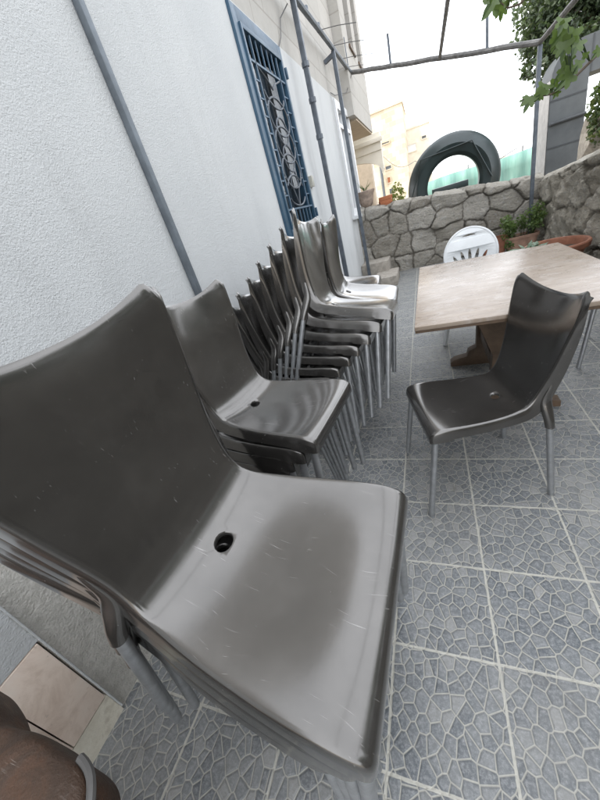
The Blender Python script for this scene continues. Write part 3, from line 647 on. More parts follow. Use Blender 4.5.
def chair_meshes():
    G = catmull(ROWS, 6); nr = len(G); us = np.linspace(-1, 1, 41)
    for _ in range(14): G[1:-1] = 0.5 * G[1:-1] + 0.25 * (G[:-2] + G[2:])
    tang = np.gradient(G[:, :2], axis=0); tang /= np.linalg.norm(tang, axis=1)[:, None]
    nrm = np.stack([tang[:, 1], -tang[:, 0]], 1)      # seat: tangent (-1,0) -> normal (0,1) ; back: tangent up -> normal forward
    def fdir(x, z, n):
        f = min(1.0, max(0.0, (x - 0.10) / 0.06)); v = np.array([n[0] * (1 - f), n[1] * (1 - f) + f]); return v / np.linalg.norm(v)
    bm = bmesh.new(); grid = []
    cols = [('f', -1, 1.0), ('f', -1, 0.5), ('e', -1, 0.008), ('e', -1, 0.0025)] + [('s', u, 0) for u in us] + [('e', 1, 0.0025), ('e', 1, 0.008), ('f', 1, 0.5), ('f', 1, 1.0)]
    for r in range(nr):
        x, z, hw, bow, fl = G[r]; n = nrm[r]; row = []
        tv = max(0.0, (z - 0.74) / 0.066) if r > nr * 0.6 else 0.0
        for kind, u, d in cols:
            uu = u if kind == 's' else u
            y = uu * (hw - 0.007); off = bow * abs(uu) ** 2.2
            px, pz = x + n[0] * off, z + n[1] * off
            rise = min(1, tv) * (0.028 * abs(uu) ** 2.4 - (0.022 * max(0, (abs(uu) - 0.88) / 0.12) ** 2))
            if kind == 'e':
                if d < 0.005: y += u * 0.0045
                else: y += u * 0.007
                dd = min(d, fl * 0.6); dx_, dz_ = fdir(x, z, n)
                px -= dx_ * dd; pz -= dz_ * dd
            if kind == 'f':
                y += u * (0.007 + 0.004 * d); dd = max(fl * d, min(0.009, fl * 0.7)); dx_, dz_ = fdir(x, z, n)
                if x > 0.12: dd = max(dd * 0, (pz - 0.3845) * d, 0.0006)
                px -= dx_ * dd; pz -= dz_ * dd
            row.append(bm.verts.new((px, y, pz + rise)))
        grid.append(row)
    nc = len(cols); hole = []; faces = {}
    # finger hole near the back of the seat
    hx, hr = -0.116, 0.0165; ms = G[:, 0] < 0.15; ms &= np.arange(nr) < nr * 0.62; oi_ = np.argsort(G[ms][:, 0]); SX, SZ, SW, SB = (G[ms][oi_][:, q] for q in range(4))
    def surf(x, y): return float(np.interp(x, SX, SZ) + np.interp(x, SX, SB) * abs(y / (np.interp(x, SX, SW) - 0.007)) ** 2.2)
    for r in range(nr - 1):
        for c in range(nc - 1):
            ctr = (grid[r][c].co + grid[r + 1][c + 1].co) / 2
            if abs(ctr.x - hx) < 0.024 and abs(ctr.y) < 0.030 and ctr.z < 0.48: continue
            bm.faces.new((grid[r][c], grid[r][c + 1], grid[r + 1][c + 1], grid[r + 1][c]))
    bm.verts.ensure_lookup_table()
    loose = [v for v in bm.verts if not v.link_faces]; bmesh.ops.delete(bm, geom=loose, context='VERTS')
    hb = [v for v in bm.verts if v.is_boundary and abs(v.co.x - hx) < 0.07 and abs(v.co.y) < 0.07 and v.co.z < 0.49]
    cen = sum((v.co for v in hb), Vector()) / len(hb)
    hb.sort(key=lambda v: math.atan2(v.co.y - cen.y, v.co.x - cen.x))
    nh = len(hb); rings = [hb]
    for rad, dz in ((0.0182, 0.0), (0.0166, -0.0008), (0.0155, -0.0035), (0.0150, -0.009)):
        rg = []
        for i, v in enumerate(hb):
            a = math.atan2(v.co.y - cen.y, v.co.x - cen.x); px, py = hx + rad * math.cos(a), rad * 1.32 * math.sin(a)
            rg.append(bm.verts.new((px, py, surf(px, py) + dz)))
        rings.append(rg)
    for q in range(len(rings) - 1):
        for i in range(nh): bm.faces.new((rings[q][i], rings[q][(i + 1) % nh], rings[q + 1][(i + 1) % nh], rings[q + 1][i]))
    bmesh.ops.recalc_face_normals(bm, faces=bm.faces[:])
    f0 = min(bm.faces, key=lambda f: (f.calc_center_median() - Vector((0.1, 0.05, 0.42))).length)
    if f0.normal.z < 0: bmesh.ops.reverse_faces(bm, faces=bm.faces[:])
    me = bpy.data.meshes.new('shell_tmp'); bm.to_mesh(me); bm.free()
    o = bpy.data.objects.new('shell_tmp', me); C.objects.link(o)
    md = o.modifiers.new('s', 'SOLIDIFY'); md.thickness = 0.0055; md.offset = -1
    dg = bpy.context.evaluated_depsgraph_get(); em = bpy.data.meshes.new_from_object(o.evaluated_get(dg))
    bpy.data.objects.remove(o)
    for p in em.polygons: p.use_smooth = True
    em.set_sharp_from_angle(angle=0.9)
    cn = [tuple(x.vector) for x in em.corner_normals]; co = [tuple(v.co) for v in em.vertices]
    def is_back(c): return (c.z - 0.455) + (-(c.x) - 0.185) * 0.6 > 0
    out = []
    for want in (False, True):
        idx = {}; vs = []; fs = []; nn = []
        for p in em.polygons:
            if is_back(p.center) != want: continue
            f = []
            for li in p.loop_indices:
                vi = em.loops[li].vertex_index
                if vi not in idx: idx[vi] = len(vs); vs.append(co[vi])
                f.append(idx[vi]); nn.append(cn[li])
            fs.append(f)
        m_ = bpy.data.meshes.new('backrest' if want else 'seat'); m_.from_pydata(vs, [], fs)
        for p in m_.polygons: p.use_smooth = True
        m_.normals_split_custom_set(nn); m_.materials.append(M['chair']); out.append(m_)
    return out
seat_me, back_me = chair_meshes()
def tube_mesh(name, pts, r, mat, n=14):
    mb = MB(); mb.tube(pts, r, n); o = mb.build(name, mat, None, smooth=True, sharp=0.9); me = o.data; bpy.data.objects.remove(o); return me
def socket_mesh(s_):
    st = catmull([(-0.243, 0.1690, 0.555, 0.004, 0.0030), (-0.234, 0.1675, 0.510, 0.013, 0.0060), (-0.2225, 0.1635, 0.460, 0.0195, 0.0105),
                  (-0.2245, 0.1715, 0.418, 0.0205, 0.0145), (-0.2295, 0.1810, 0.378, 0.0180, 0.0160), (-0.2320, 0.1860, 0.348, 0.0165, 0.0160)], 5)
    n = 18; vs = []; fs = []
    for x, y, z, a, b_ in st:
        for j in range(n): q = 2 * math.pi * j / n; vs.append((x + a * math.cos(q), s_ * (y + b_ * math.sin(q)), z))
    m_ = len(st)
    for i in range(m_ - 1):
        for j in range(n): fs.append((i * n + j, i * n + (j + 1) % n, (i + 1) * n + (j + 1) % n, (i + 1) * n + j))
    fs.append(tuple(range(n))); fs.append(tuple((m_ - 1) * n + j for j in range(n)))
    mb = MB(); mb.add(vs, fs); o = mb.build('leg_socket', M['chair'], None, smooth=True, sharp=0.9); me = o.data; bpy.data.objects.remove(o); return me
leg_mes = []; sock_mes = []
for s_ in (-1, 1):
    leg_mes.append(tube_mesh('leg', [(0.187, s_ * 0.187, 0.412), (0.242, s_ * 0.223, 0.012), (0.243, s_ * 0.2235, 0.0)], [0.0125, 0.0125, 0.0115], M['steel']))
    leg_mes.append(tube_mesh('leg', [(-0.2312, s_ * 0.1838, 0.368), (-0.254, s_ * 0.203, 0.012), (-0.255, s_ * 0.2035, 0.0)], [0.0125, 0.0125, 0.0115], M['steel']))
    sock_mes.append(socket_mesh(s_))
def make_chair(name='chair'):
    root = empty(name)
    link_mesh('seat', seat_me, None, root); link_mesh('backrest', back_me, None, root)
    for me in leg_mes: link_mesh('leg', me, None, root)
    for me in sock_mes: link_mesh('leg_socket', me, None, root)
    return root
proto = make_chair(); used = [False]
def place_chair(X, Y, Z, yaw, pitch, label, group=None, roll=0.0):
    """(X,Y,Z) is where the point (0,0,.42) of the chair goes; pitch tips its front down"""
    if not used[0]: o = proto; used[0] = True
    else:
        o = proto.copy(); C.objects.link(o)
        for ch in list(proto.children):
            c = ch.copy(); C.objects.link(c); c.parent = o
    for kk in ('group',):
        if kk in o: del o[kk]
    mtx = Matrix.Translation((X, Y, Z)) @ Matrix.Rotation(yaw, 4, 'Z') @ Matrix.Rotation(pitch, 4, 'Y') @ Matrix.Rotation(roll, 4, 'X') @ Matrix.Translation((0, 0, -0.42))
    o.matrix_world = mtx
    tag(o, label, 'chair', group); return o
place_chair(0.107, 1.338, 0.42, 3.404, 0.0, 'single dark brown chair standing alone beside the wooden table')
ORD = ['top', 'second from top', 'third from top', 'fourth from top', 'fifth from top', 'sixth from top', 'seventh from top', 'eighth from top']
SG = 'stacked chairs along the house wall'
JR = random.Random(4)
def stack(X, Y, Z, yaw, pitch, roll, n, d, where, toplabel, keep=5, dx2=0.034, dy2=None):
    zb = 0.428; pb, rb = 0.03, 0.0; dz = (Z - zb) / (n - 1); x, y = X, Y
    for i in range(n):
        f = i / (n - 1); p = pitch + (pb - pitch) * f; r = roll + (rb - roll) * f; z = Z - dz * i
        jy = 0 if i == 0 else JR.uniform(-0.005, 0.005); jr = 0 if i == 0 else JR.uniform(-0.010, 0.010)
        od = 'bottom' if i == n - 1 else ORD[i]
        place_chair(x, y + jy, z, yaw + jr, p, toplabel if i == 0 else 'dark brown chair, %s in %s' % (od, where), SG, r)
        x -= d[0] if i < keep else min(d[0], dx2); y -= d[1] if (i < keep or dy2 is None) else dy2
stack(-0.293, 0.309, 0.763, -0.051, 0.212, 0.021, 8, (0.030, -0.006), 'the nearest stack in the foreground', 'scratched dark brown chair on top of the nearest stack in the foreground', keep=3, dx2=0.012, dy2=-0.042)
stack(-0.542, 0.937, 0.710, -0.073, 0.129, -0.055, 7, (0.056, -0.004), 'the second stack just behind the foreground chair', 'dark brown chair on top of the second stack, just behind the foreground chair', keep=2, dx2=0.022)
stack(-0.375, 1.749, 0.812, -0.026, 0.250, -0.184, 9, (0.058, 0.014), 'the tall fanned out stack below the blue window', 'dark brown chair on top of the tall fanned out stack')
stack(-0.402, 2.254, 0.744, 0.035, 0.315, 0.0, 8, (0.045, 0.004), 'the fourth stack hidden behind the fanned out one', 'chair with bright shining seat on top of the fourth stack')
stack(-0.645, 3.33, 0.612, 0.08, 0.22, 0.0, 5, (0.034, 0.0), 'the farthest stack before the stone steps', 'chair on top of the farthest stack, showing a sliver of shiny seat')
place_chair(1.120, 2.44, 0.42, -1.92, 0.0, 'dark brown chair at the right end of the table, cut off by the frame')

# ------------------------------------------------------------------ worn brown chair in the near corner
bc = empty('armchair', (-0.62, -0.22, 0), label='worn rust brown armchair back, only its rounded scratched top corner in view', cat='armchair')
def BCp(mbx, name, mat, **kw):
    mbx.v = [(x + 0.62, y + 0.22, z) for x, y, z in mbx.v]; return mbx.build(name, mat, bc, **kw)
def brown_back():
    vs = []; fs = []; nu, nv = 36, 26
    edge = [(-1.02, 0.012), (-0.86, 0.035), (-0.76, 0.022), (-0.70, 0.004), (-0.655, 0.006), (-0.60, 0.012), (-0.54, 0.008), (-0.48, 0.004), (-0.445, -0.012), (-0.415, -0.05), (-0.398, -0.11), (-0.39, -0.20)]
    E_ = catmull([(a, b) for a, b in edge], 4)
    mb = MB()
    n = len(E_)
    # cushion surface: rises gently from the edge, rolled over at the rim
    prof = [(0.0, -0.10), (0.0, -0.02), (0.006, -0.004), (0.018, 0.003), (0.05, 0.006), (0.10, 0.004), (0.16, -0.006), (0.24, -0.03), (0.34, -0.07)]
    cx_, cy_ = -0.80, -0.40
    for i, (ex, ey) in enumerate(E_):
        d = Vector((cx_ - ex, cy_ - ey)); ln = d.length; d.normalize()
        for (q, dz) in prof:
            s_ = q / 0.34 * min(ln * 0.95, 0.34)
            ridge = 0.010 * math.exp(-(((ex + d.x * s_) + 0.60 - 0.16 * (ey + d.y * s_)) / 0.022) ** 2) * min(1, q / 0.02)
            vs.append((ex + d.x * s_ - 0.055, ey + d.y * s_ - 0.004, 0.675 + dz + ridge))
    m_ = len(prof)
    for i in range(n - 1):
        for j in range(m_ - 1): fs.append((i * m_ + j, (i + 1) * m_ + j, (i + 1) * m_ + j + 1, i * m_ + j + 1))
    mb.add(vs, fs); return mb, E_
mb, E_ = brown_back(); o = BCp(mb, 'backrest', M['rust_brown'], smooth=True, sharp=1.4)
md = o.modifiers.new('s', 'SUBSURF'); md.levels = 1; md.render_levels = 2
mb = MB(); mb.tube([(x - 0.052, y - 0.002, 0.664) for x, y in E_[int(len(E_) * 0.62):]], 0.0065, 8); BCp(mb, 'trim', M['trim'], smooth=True)
mb = MB(); mb.box((-1.0, -0.75, 0.34), (-0.44, -0.24, 0.44)); BCp(mb, 'seat', M['rust_brown'], bevel=0.03)
for x in (-0.96, -0.48):
    for y in (-0.70, -0.16): mb = MB(); mb.tube([(x, y, 0), (x, y, 0.60 if y > -0.3 else 0.35)], 0.016, 10); BCp(mb, 'leg', M['steel'], smooth=True)

# ------------------------------------------------------------------ table
tb = empty('table', (0.325, 2.06, 0), label='weathered wooden trestle table with pale worn top', cat='table')
def TB(mbx, name, mat, **kw):
    mbx.v = [(x - 0.325, y - 2.06, z) for x, y, z in mbx.v]; return mbx.build(name, mat, tb, **kw)
poly = [(-0.087, 1.606, 0.662), (0.83, 1.588, 0.662), (0.808, 2.82, 0.662), (-0.072, 2.985, 0.662)]
mb = MB(); mb.prism(poly, (0, 0, 0.020)); TB(mb, 'table_top', M['table_wood'], bevel=0.003)
mb = MB(); mb.prism([(x * 0.996 + 0.001, y + (0.004 if y < 2 else -0.004), 0.648) for x, y, z in poly], (0, 0, 0.0135)); TB(mb, 'underboard', M['wood_dark'])
for Y in (1.90, 2.52):
    mb = MB(); pr = [(0.10, 0.0), (0.10, 0.035), (0.125, 0.055), (0.215, 0.075), (0.225, 0.115), (0.275, 0.14), (0.285, 0.36), (0.235, 0.50), (0.20, 0.60), (0.16, 0.615), (0.16, 0.648),
                     (0.50, 0.648), (0.50, 0.615), (0.46, 0.60), (0.425, 0.50), (0.375, 0.36), (0.385, 0.14), (0.435, 0.115), (0.445, 0.075), (0.535, 0.055), (0.62, 0.035), (0.62, 0.0)]
    mb.prism([(x, Y - 0.035, z) for x, z in pr], (0, 0.07, 0)); TB(mb, 'trestle', M['wood_dark'], bevel=0.004)
mb = MB(); mb.box((0.30, 1.936, 0.20), (0.36, 2.484, 0.28)); TB(mb, 'stretcher', M['wood_dark'], bevel=0.004)

# ------------------------------------------------------------------ white chair behind the table
wc = empty('plastic_chair', (0.335, 3.14, 0), label='white plastic chair with round slotted back behind the table', cat='chair')
def curve_plate(name, outer, holes, thick, mat):
    cu = bpy.data.curves.new(name, 'CURVE'); cu.dimensions = '2D'; cu.fill_mode = 'BOTH'; cu.extrude = thick / 2; cu.bevel_depth = 0.004; cu.bevel_resolution = 2
    for pts in [outer] + holes:
        sp = cu.splines.new('POLY'); sp.points.add(len(pts) - 1); sp.use_cyclic_u = True
        for p, q in zip(sp.points, pts): p.co = (q[0], q[1], 0, 1)
    o = bpy.data.objects.new(name, cu); C.objects.link(o)
    dg = bpy.context.evaluated_depsgraph_get(); me = bpy.data.meshes.new_from_object(o.evaluated_get(dg)); bpy.data.objects.remove(o)
    me.name = name; me.materials.clear(); me.materials.append(mat)
    return me
def ell(cx, cy, a, b, n=24, p0=0.0): return [(cx + a * math.cos(p0 + 2 * math.pi * i / n), cy + b * math.sin(p0 + 2 * math.pi * i / n)) for i in range(n)]
outer = [(0.205 * math.copysign(abs(math.cos(q)) ** 0.97, math.cos(q)), 0.205 * math.copysign(abs(math.sin(q)) ** 0.97, math.sin(q)) + 0.0) for q in [2 * math.pi * i / 48 for i in range(48)]]
holes = [[(0.055 * math.cos(q), 0.150 + 0.012 * math.sin(q) - 0.006 * math.cos(q) ** 2) for q in [2 * math.pi * i / 20 for i in range(20)]]]
for a in (-0.50, -0.25, 0, 0.25, 0.50):
    bx, by = math.sin(a) * 0.22, -0.215 + math.cos(a) * 0.22
    pts = []
    for i in range(20):
        q = 2 * math.pi * i / 20; lx, ly = 0.0165 * math.copysign(abs(math.sin(q)) ** 0.8, math.sin(q)) * (1.0 - 0.15 * math.cos(q)), 0.060 * math.cos(q)
        pts.append((bx + lx * math.cos(a) + ly * math.sin(a), by - 0.02 - lx * math.sin(a) + ly * math.cos(a)))
    holes.append(pts)
me = curve_plate('backrest', outer, holes, 0.010, M['white_plastic'])
bm = bmesh.new(); bm.from_mesh(me)
for v in bm.verts:
    x, y, z = v.co; zz = 0.625 + y; v.co = (x, 0.215 + (zz - 0.45) * 0.22 - (x / 0.205) ** 2 * 0.045 + z, zz)
bmesh.ops.recalc_face_normals(bm, faces=bm.faces[:]); bm.to_mesh(me); bm.free()
link_mesh('backrest', me, None, wc)
mb = MB(); mb.tube([(x, 0.215 + (0.625 + y - 0.45) * 0.22 - (x / 0.205) ** 2 * 0.045 - 0.004, 0.625 + y) for x, y in outer + [outer[0]]], 0.010, 8); mb.build('back_rim', M['white_plastic'], wc, smooth=True)
mb = MB(); sp_ = [(-0.21, -0.22), (0.21, -0.22), (0.22, 0.0), (0.19, 0.21), (-0.19, 0.21), (-0.22, 0.0)]
mb.prism([(x, y, 0.415) for x, y in sp_], (0, 0, 0.022)); mb.prism([(x * 0.97, y * 0.97, 0.375) for x, y in sp_], (0, 0, 0.038)); mb.build('seat', M['white_plastic'], wc, bevel=0.008)
for sx_ in (-1, 1):
    for sy_ in (-1, 1):
        mb = MB(); x, y = sx_ * 0.185, sy_ * 0.185; x2, y2 = sx_ * 0.255, sy_ * 0.225
        mb.tube([(x, y, 0.41), (x2, y2, 0.0)], [0.030, 0.019], 6); mb.build('leg', M['white_plastic'], wc, smooth=True, sharp=0.8)

# ------------------------------------------------------------------ pots and plants
def cloud(n, c, rad, seed, shell=0.0, up=0.0):
    r = random.Random(seed); out = []
    for _ in range(n):
        d = Vector((r.gauss(0, 1), r.gauss(0, 1), r.gauss(0, 1))).normalized(); q = r.uniform(shell, 1) ** (1 / 2.2)
        out.append((Vector(c) + Vector((d.x * rad[0] * q, d.y * rad[1] * q, d.z * rad[2] * q + up)), d))
    return out
PT = at(520, 243, 6.05)
tr = empty('planter', (PT.x + 0.02, 6.12, 0), label='long pale terracotta trough at the foot of the back wall', cat='planter')
def trough(par, hx, hy, h, mat):
    mb = MB(); t0, t1 = 0.84, 1.0
    prof = [(0.80, 0.0), (0.96, h * 0.82), (1.03, h * 0.83), (1.05, h), (0.95, h), (0.93, h * 0.86)]
    vs = []; fs = []; n = 28
    for s_, z in prof:
        for j in range(n):
            q = 2 * math.pi * j / n; cx = math.copysign(abs(math.cos(q)) ** 0.35, math.cos(q)); cy = math.copysign(abs(math.sin(q)) ** 0.35, math.sin(q))
            vs.append((cx * hx * s_, cy * hy * s_, z))
    for i in range(len(prof) - 1):
        for j in range(n): fs.append((i * n + j, i * n + (j + 1) % n, (i + 1) * n + (j + 1) % n, (i + 1) * n + j))
    fs.append(tuple(range(n - 1, -1, -1))); mb.add(vs, fs); mb.build('pot', mat, par, smooth=True, sharp=0.5)
    mb = MB(); mb.add([v for v in vs[-n:]], [tuple(range(n))]); mb.build('soil', M['soil'], par)
trough(tr, 0.21, 0.13, 0.22, M['terracotta_pale'])
pl = empty('pot_plant', (PT.x + 0.02, 6.12, 0.18), label='bushy green plant growing in the pale trough', cat='plant')
cs = []
for i in range(26):
    r = random.Random(100 + i); bx = r.uniform(-0.24, 0.24); hh = r.uniform(0.10, 0.36) * (1.1 if bx > 0 else 0.85)
    cs += cloud(44, (bx, r.uniform(-0.18, 0.05), hh), (0.07, 0.07, 0.08), 200 + i)
cs += cloud(60, (-0.17, -0.16, -0.05), (0.07, 0.04, 0.10), 77)
leaves_mesh('foliage', M['leaf_pot'], pl, cs, 0.026, 5)
mb = MB()
for i in range(22):
    r = random.Random(100 + i); bx = r.uniform(-0.24, 0.24); hh = r.uniform(0.10, 0.36) * (1.1 if bx > 0 else 0.85)
    mb.tube([(bx * 0.6, 0, -0.02), (bx * 0.85, -0.02, hh * 0.5), (bx, -0.05, hh)], 0.004, 5)
mb.build('stem', M['leaf_ivy'], pl)
PR = at(496, 240, 6.15)
rp = empty('planter', (PR.x - 0.03, 6.15, 0), label='red terracotta trough half hidden behind the white chair', cat='planter')
trough(rp, 0.17, 0.12, 0.25, M['terracotta'])
BP = (1.22, 4.34)
bp_ = empty('flower_pot', (*BP, 0), label='big round terracotta bowl at the right wall beyond the table', cat='pot')
mb = MB(); mb.lathe([(0.0, 0.0), (0.15, 0.0), (0.17, 0.03), (0.235, 0.24), (0.255, 0.30), (0.285, 0.305), (0.292, 0.35), (0.283, 0.362), (0.262, 0.362), (0.252, 0.345), (0.245, 0.28)], 40); mb.build('pot', M['terracotta'], bp_, smooth=True, sharp=0.7)
mb = MB(); mb.lathe([(0.0, 0.295), (0.10, 0.30), (0.246, 0.285)], 32); mb.build('soil', M['soil'], bp_)
su = empty('succulent', (BP[0] - 0.20, BP[1] - 0.02, 0.30), label='pale succulent spilling over the rim of the terracotta bowl', cat='plant')
mb = MB(); r = random.Random(5)
for i in range(34):
    a = r.uniform(0, 6.28); ln = r.uniform(0.06, 0.14); bx, by = r.uniform(-0.10, 0.06), r.uniform(-0.12, 0.12); el = r.uniform(0.0, 0.7); w_ = 0.018
    d = Vector((math.cos(a) * math.cos(el), math.sin(a) * math.cos(el), math.sin(el))); s_ = d.cross(Vector((0, 0, 1))).normalized(); u_ = s_.cross(d); b0 = Vector((bx, by, 0.06))
    mb.add([b0 - s_ * w_ * 0.5, b0 + s_ * w_ * 0.5, b0 + d * ln * 0.55 + s_ * w_, b0 + d * ln, b0 + d * ln * 0.55 - s_ * w_, b0 + d * ln * 0.5 + u_ * 0.012], [(0, 1, 5), (1, 2, 5), (2, 3, 5), (3, 4, 5), (4, 0, 5)])
mb.build('foliage', M['leaf_succ'], su)

# ------------------------------------------------------------------ things on and behind the back wall
U = at(368, 211, 6.68)
ur = empty('urn', (U.x, 6.68, U.z - 0.03), label='weathered stone urn standing on the left end of the stone wall', cat='urn')
mb = MB(); mb.lathe([(0.0, 0.0), (0.10, 0.0), (0.10, 0.03), (0.06, 0.05), (0.055, 0.08), (0.10, 0.12), (0.125, 0.20), (0.135, 0.27), (0.16, 0.31), (0.165, 0.335), (0.14, 0.34), (0.12, 0.31)], 28); mb.build('bowl', M['urn'], ur, smooth=True, sharp=0.7)
up_ = empty('pot_plant', (U.x, 6.68, U.z + 0.27), label='sparse plant sprouting from the stone urn', cat='plant')
mb = MB(); r = random.Random(9)
for i in range(12):
    a = r.uniform(0, 6.28); mb.tube([(0, 0, 0), (math.cos(a) * 0.04, math.sin(a) * 0.04, 0.08), (math.cos(a) * 0.11, math.sin(a) * 0.11, r.uniform(0.08, 0.2))], [0.004, 0.005, 0.001], 5)
mb.build('foliage', M['leaf_pot'], up_)
Bk = at(386, 205, 6.66)
for i in range(6):
    mb = MB(); lv = i // 2; mb.box((-0.10, -0.045, 0), (0.10, 0.045, 0.055)); o = mb.build('brick', M['brick_red'], bevel=0.004)
    o.location = (Bk.x + (-0.0 if lv else 0.0) + 0.015 * (i % 3 - 1), 6.62 + (i % 2) * 0.10, Bk.z - 0.035 + lv * 0.057); o.rotation_euler = (0, 0, 0.08 * (i % 3 - 1))
    tag(o, '%s red brick of the %s layer piled on the stone wall' % (('front', 'rear')[i % 2], ('lowest', 'middle', 'topmost')[lv]), 'brick', 'bricks piled on the wall')
YB = 8.2; c = at(398, 196, YB)
bu = empty('bush', (c.x, YB, 0), label='yellow green bush beyond the wall left of dark ring', cat='bush')
cs = cloud(420, (0, 0, c.z - 0.05), (0.15, 0.15, 0.30), 31, 0.2) + cloud(160, (0.05, 0, c.z - 0.3), (0.16, 0.16, 0.3), 32)
leaves_mesh('foliage', M['leaf_bush'], bu, cs, 0.035, 8)
mb = MB(); mb.tube([(0, 0, 0), (0.02, 0, c.z)], [0.02, 0.008], 6); mb.build('stem', M['bark'], bu)

# dark ring
YR = 9.0; ctr = at(452.5, 184, YR)
rg = empty('ring_sculpture', (ctr.x, YR, 0), label='big dark green ring with faceted seams behind the stone wall', cat='sculpture')
def ring_mesh(ro, ri, d, nseg=64):
    vs = []; fs = []; prof = [(ri, -d * 0.30), (ri + 0.06, -d * 0.5), (ro - 0.20, -d * 0.62), (ro - 0.05, -d * 0.30), (ro, 0.0), (ro - 0.05, d * 0.4), (ri + 0.05, d * 0.5), (ri, d * 0.3)]
    n = len(prof)
    for i in range(nseg):
        q = 2 * math.pi * i / nseg
        for rr, y in prof: vs.append((rr * math.cos(q), y, rr * math.sin(q)))
    for i in range(nseg):
        for j in range(n): fs.append((i * n + j, i * n + (j + 1) % n, ((i + 1) % nseg) * n + (j + 1) % n, ((i + 1) % nseg) * n + j))
    mb = MB(); mb.add([(x, y, z + ctr.z) for x, y, z in vs], fs); return mb
RO = 0.90; RI = 0.50
ring_mesh(RO, RI, 0.34).build('ring_body', M['ring'], rg, smooth=True, sharp=0.5)
seam = [at(*p, YR - 0.22) for p in ((411, 203), (421, 160), (472, 140), (492, 176))]
mb = MB(); mb.tube([(p.x - ctr.x, p.y - YR, p.z) for p in seam], 0.013, 6); mb.build('seam', M['ring'], rg)
mb = MB(); q0 = at(432, 191, YR - 0.2); q1 = at(468, 181, YR - 0.2)
mb.box((q0.x - ctr.x, -0.28, q0.z - 0.10), (q1.x - ctr.x, -0.10, q0.z + 0.02)); mb.build('sill', M['ring'], rg, bevel=0.01)
mb = MB(); mb.box((-0.7, -0.3, 0), (0.7, 0.3, max(0.06, ctr.z - RO + 0.06))); mb.build('base', M['gate'], rg, bevel=0.02)

# teal net fence
nf = empty('net_fence', (2.2, 14, 0), label='teal shade net fence stretched far behind the dark ring', cat='fence')
mb = MB(); n = 60; r = random.Random(2)
xs = [-0.15 + (4.6) * i / n for i in range(n + 1)]
vs = []; fs = []
for i, x in enumerate(xs):
    for j, f in enumerate((0, 0.35, 0.7, 1.0)):
        vs.append((x - 2.2, 0.05 * math.sin(x * 5 + j) + 0.03 * math.sin(x * 13), 0.02 + f * (1.16 + 0.03 * math.sin(x * 2.0) + 0.03 * x)))
for i in range(n):
    for j in range(3): fs.append((i * 4 + j, (i + 1) * 4 + j, (i + 1) * 4 + j + 1, i * 4 + j + 1))
mb.add(vs, fs); o = mb.build('net', M['net'], nf, smooth=True); md = o.modifiers.new('s', 'SOLIDIFY'); md.thickness = 0.006
for x in (-0.1, 1.4, 2.9, 4.4): mb = MB(); mb.tube([(x - 2.2, 0.09, 0), (x - 2.2, 0.09, 1.3 + 0.03 * x)], 0.02, 8); mb.build('post', M['beam_paint'], nf)
mb = MB(); a = at(495, 162, 13.6); b_ = at(517, 148, 13.6); mb.tube([(a.x - 2.2, -0.4, a.z), (b_.x - 2.2, -0.4, b_.z)], 0.014, 6); mb.build('guy_rope', M['cable'], nf)

# grey clad portal
YG = 9.0; gp = at(560, 185, YG)
gt = empty('portal', (2.5, YG, 0), label='grey clad gateway with rounded corner rising behind the right wall', cat='gateway')
def G(px, py): p = at(px, py, YG); return (p.x - 2.5, 0, p.z)
xl = G(548, 130)[0]; xi = G(583, 130)[0]; zt = G(575, 40)[2]; zi = G(590, 72)[2]
xr_ = xl + 2.6; poly = [(xl, 0, 0.0), (xi, 0, 0.0), (xi, 0, zi), (xr_ - (xi - xl), 0, zi), (xr_ - (xi - xl), 0, 0), (xr_, 0, 0)]
rad = 0.42; arcp = [(xr_ - rad + rad * math.cos(q), 0, zt - rad + rad * math.sin(q)) for q in [math.pi / 2 * i / 8 for i in range(9)]] + [(xl + rad - rad * math.sin(q), 0, zt - rad + rad * math.cos(q)) for q in [math.pi / 2 * i / 8 for i in range(9)]]
mb = MB(); mb.prism(poly + arcp, (0, 0.7, 0)); mb.build('cladding', M['gate'], gt, smooth=True, sharp=0.5)
mb = MB()
for py in (97, 121, 144): z = G(565, py)[2]; mb.box((xl - 0.004, -0.006, z - 0.012), (xi - 0.002, 0.5, z + 0.012))
xj = G(585, 50)[0] + 0.1; mb.box((xj, -0.006, zi + 0.002), (xj + 0.02, 0.4, zt - 0.01))
mb.build('joint', M['gate_joint'], gt)
mb = MB(); mb.box((xl - 0.012, 0.02, 0), (xl - 0.005, 0.69, zt - rad)); mb.build('side_panel', M['gate_side'], gt)  # thin sheet that paints the lit flank pale
mb = MB(); p = G(585, 113); mb.tube([(xl + 0.02, -0.05, G(550, 125)[2]), (p[0], -0.05, p[2])], 0.025, 8); mb.build('rail', M['gate_joint'], gt)

# ivy covered stone pier at the right
YI = 7.6; c = at(594, 124, YI); ip = empty('pier', (c.x + 0.32, YI, 0), label='rough stone pier beside the gateway, ivy hanging on it', cat='pier')
mb = MB(); r = random.Random(12); n = 16; vs = []; fs = []
for j in range(9):
    for i in range(n):
        q = 2 * math.pi * i / n; cx = math.copysign(abs(math.cos(q)) ** 0.5, math.cos(q)); cy = math.copysign(abs(math.sin(q)) ** 0.5, math.sin(q)); f = 1 + r.uniform(-0.08, 0.08)
        vs.append((cx * 0.42 * f, cy * 0.35 * f, (c.z + 0.1) * j / 8 + r.uniform(-0.02, 0.02)))
for j in range(8):
    for i in range(n): fs.append((j * n + i, j * n + (i + 1) % n, (j + 1) * n + (i + 1) % n, (j + 1) * n + i))
fs.append(tuple(8 * n + i for i in range(n))); mb.add(vs, fs); mb.build('stonework', M['step'], ip)
iv = empty('ivy', (c.x + 0.10, YI - 0.1, 0), label='dark green ivy clump over the stone pier', cat='ivy')
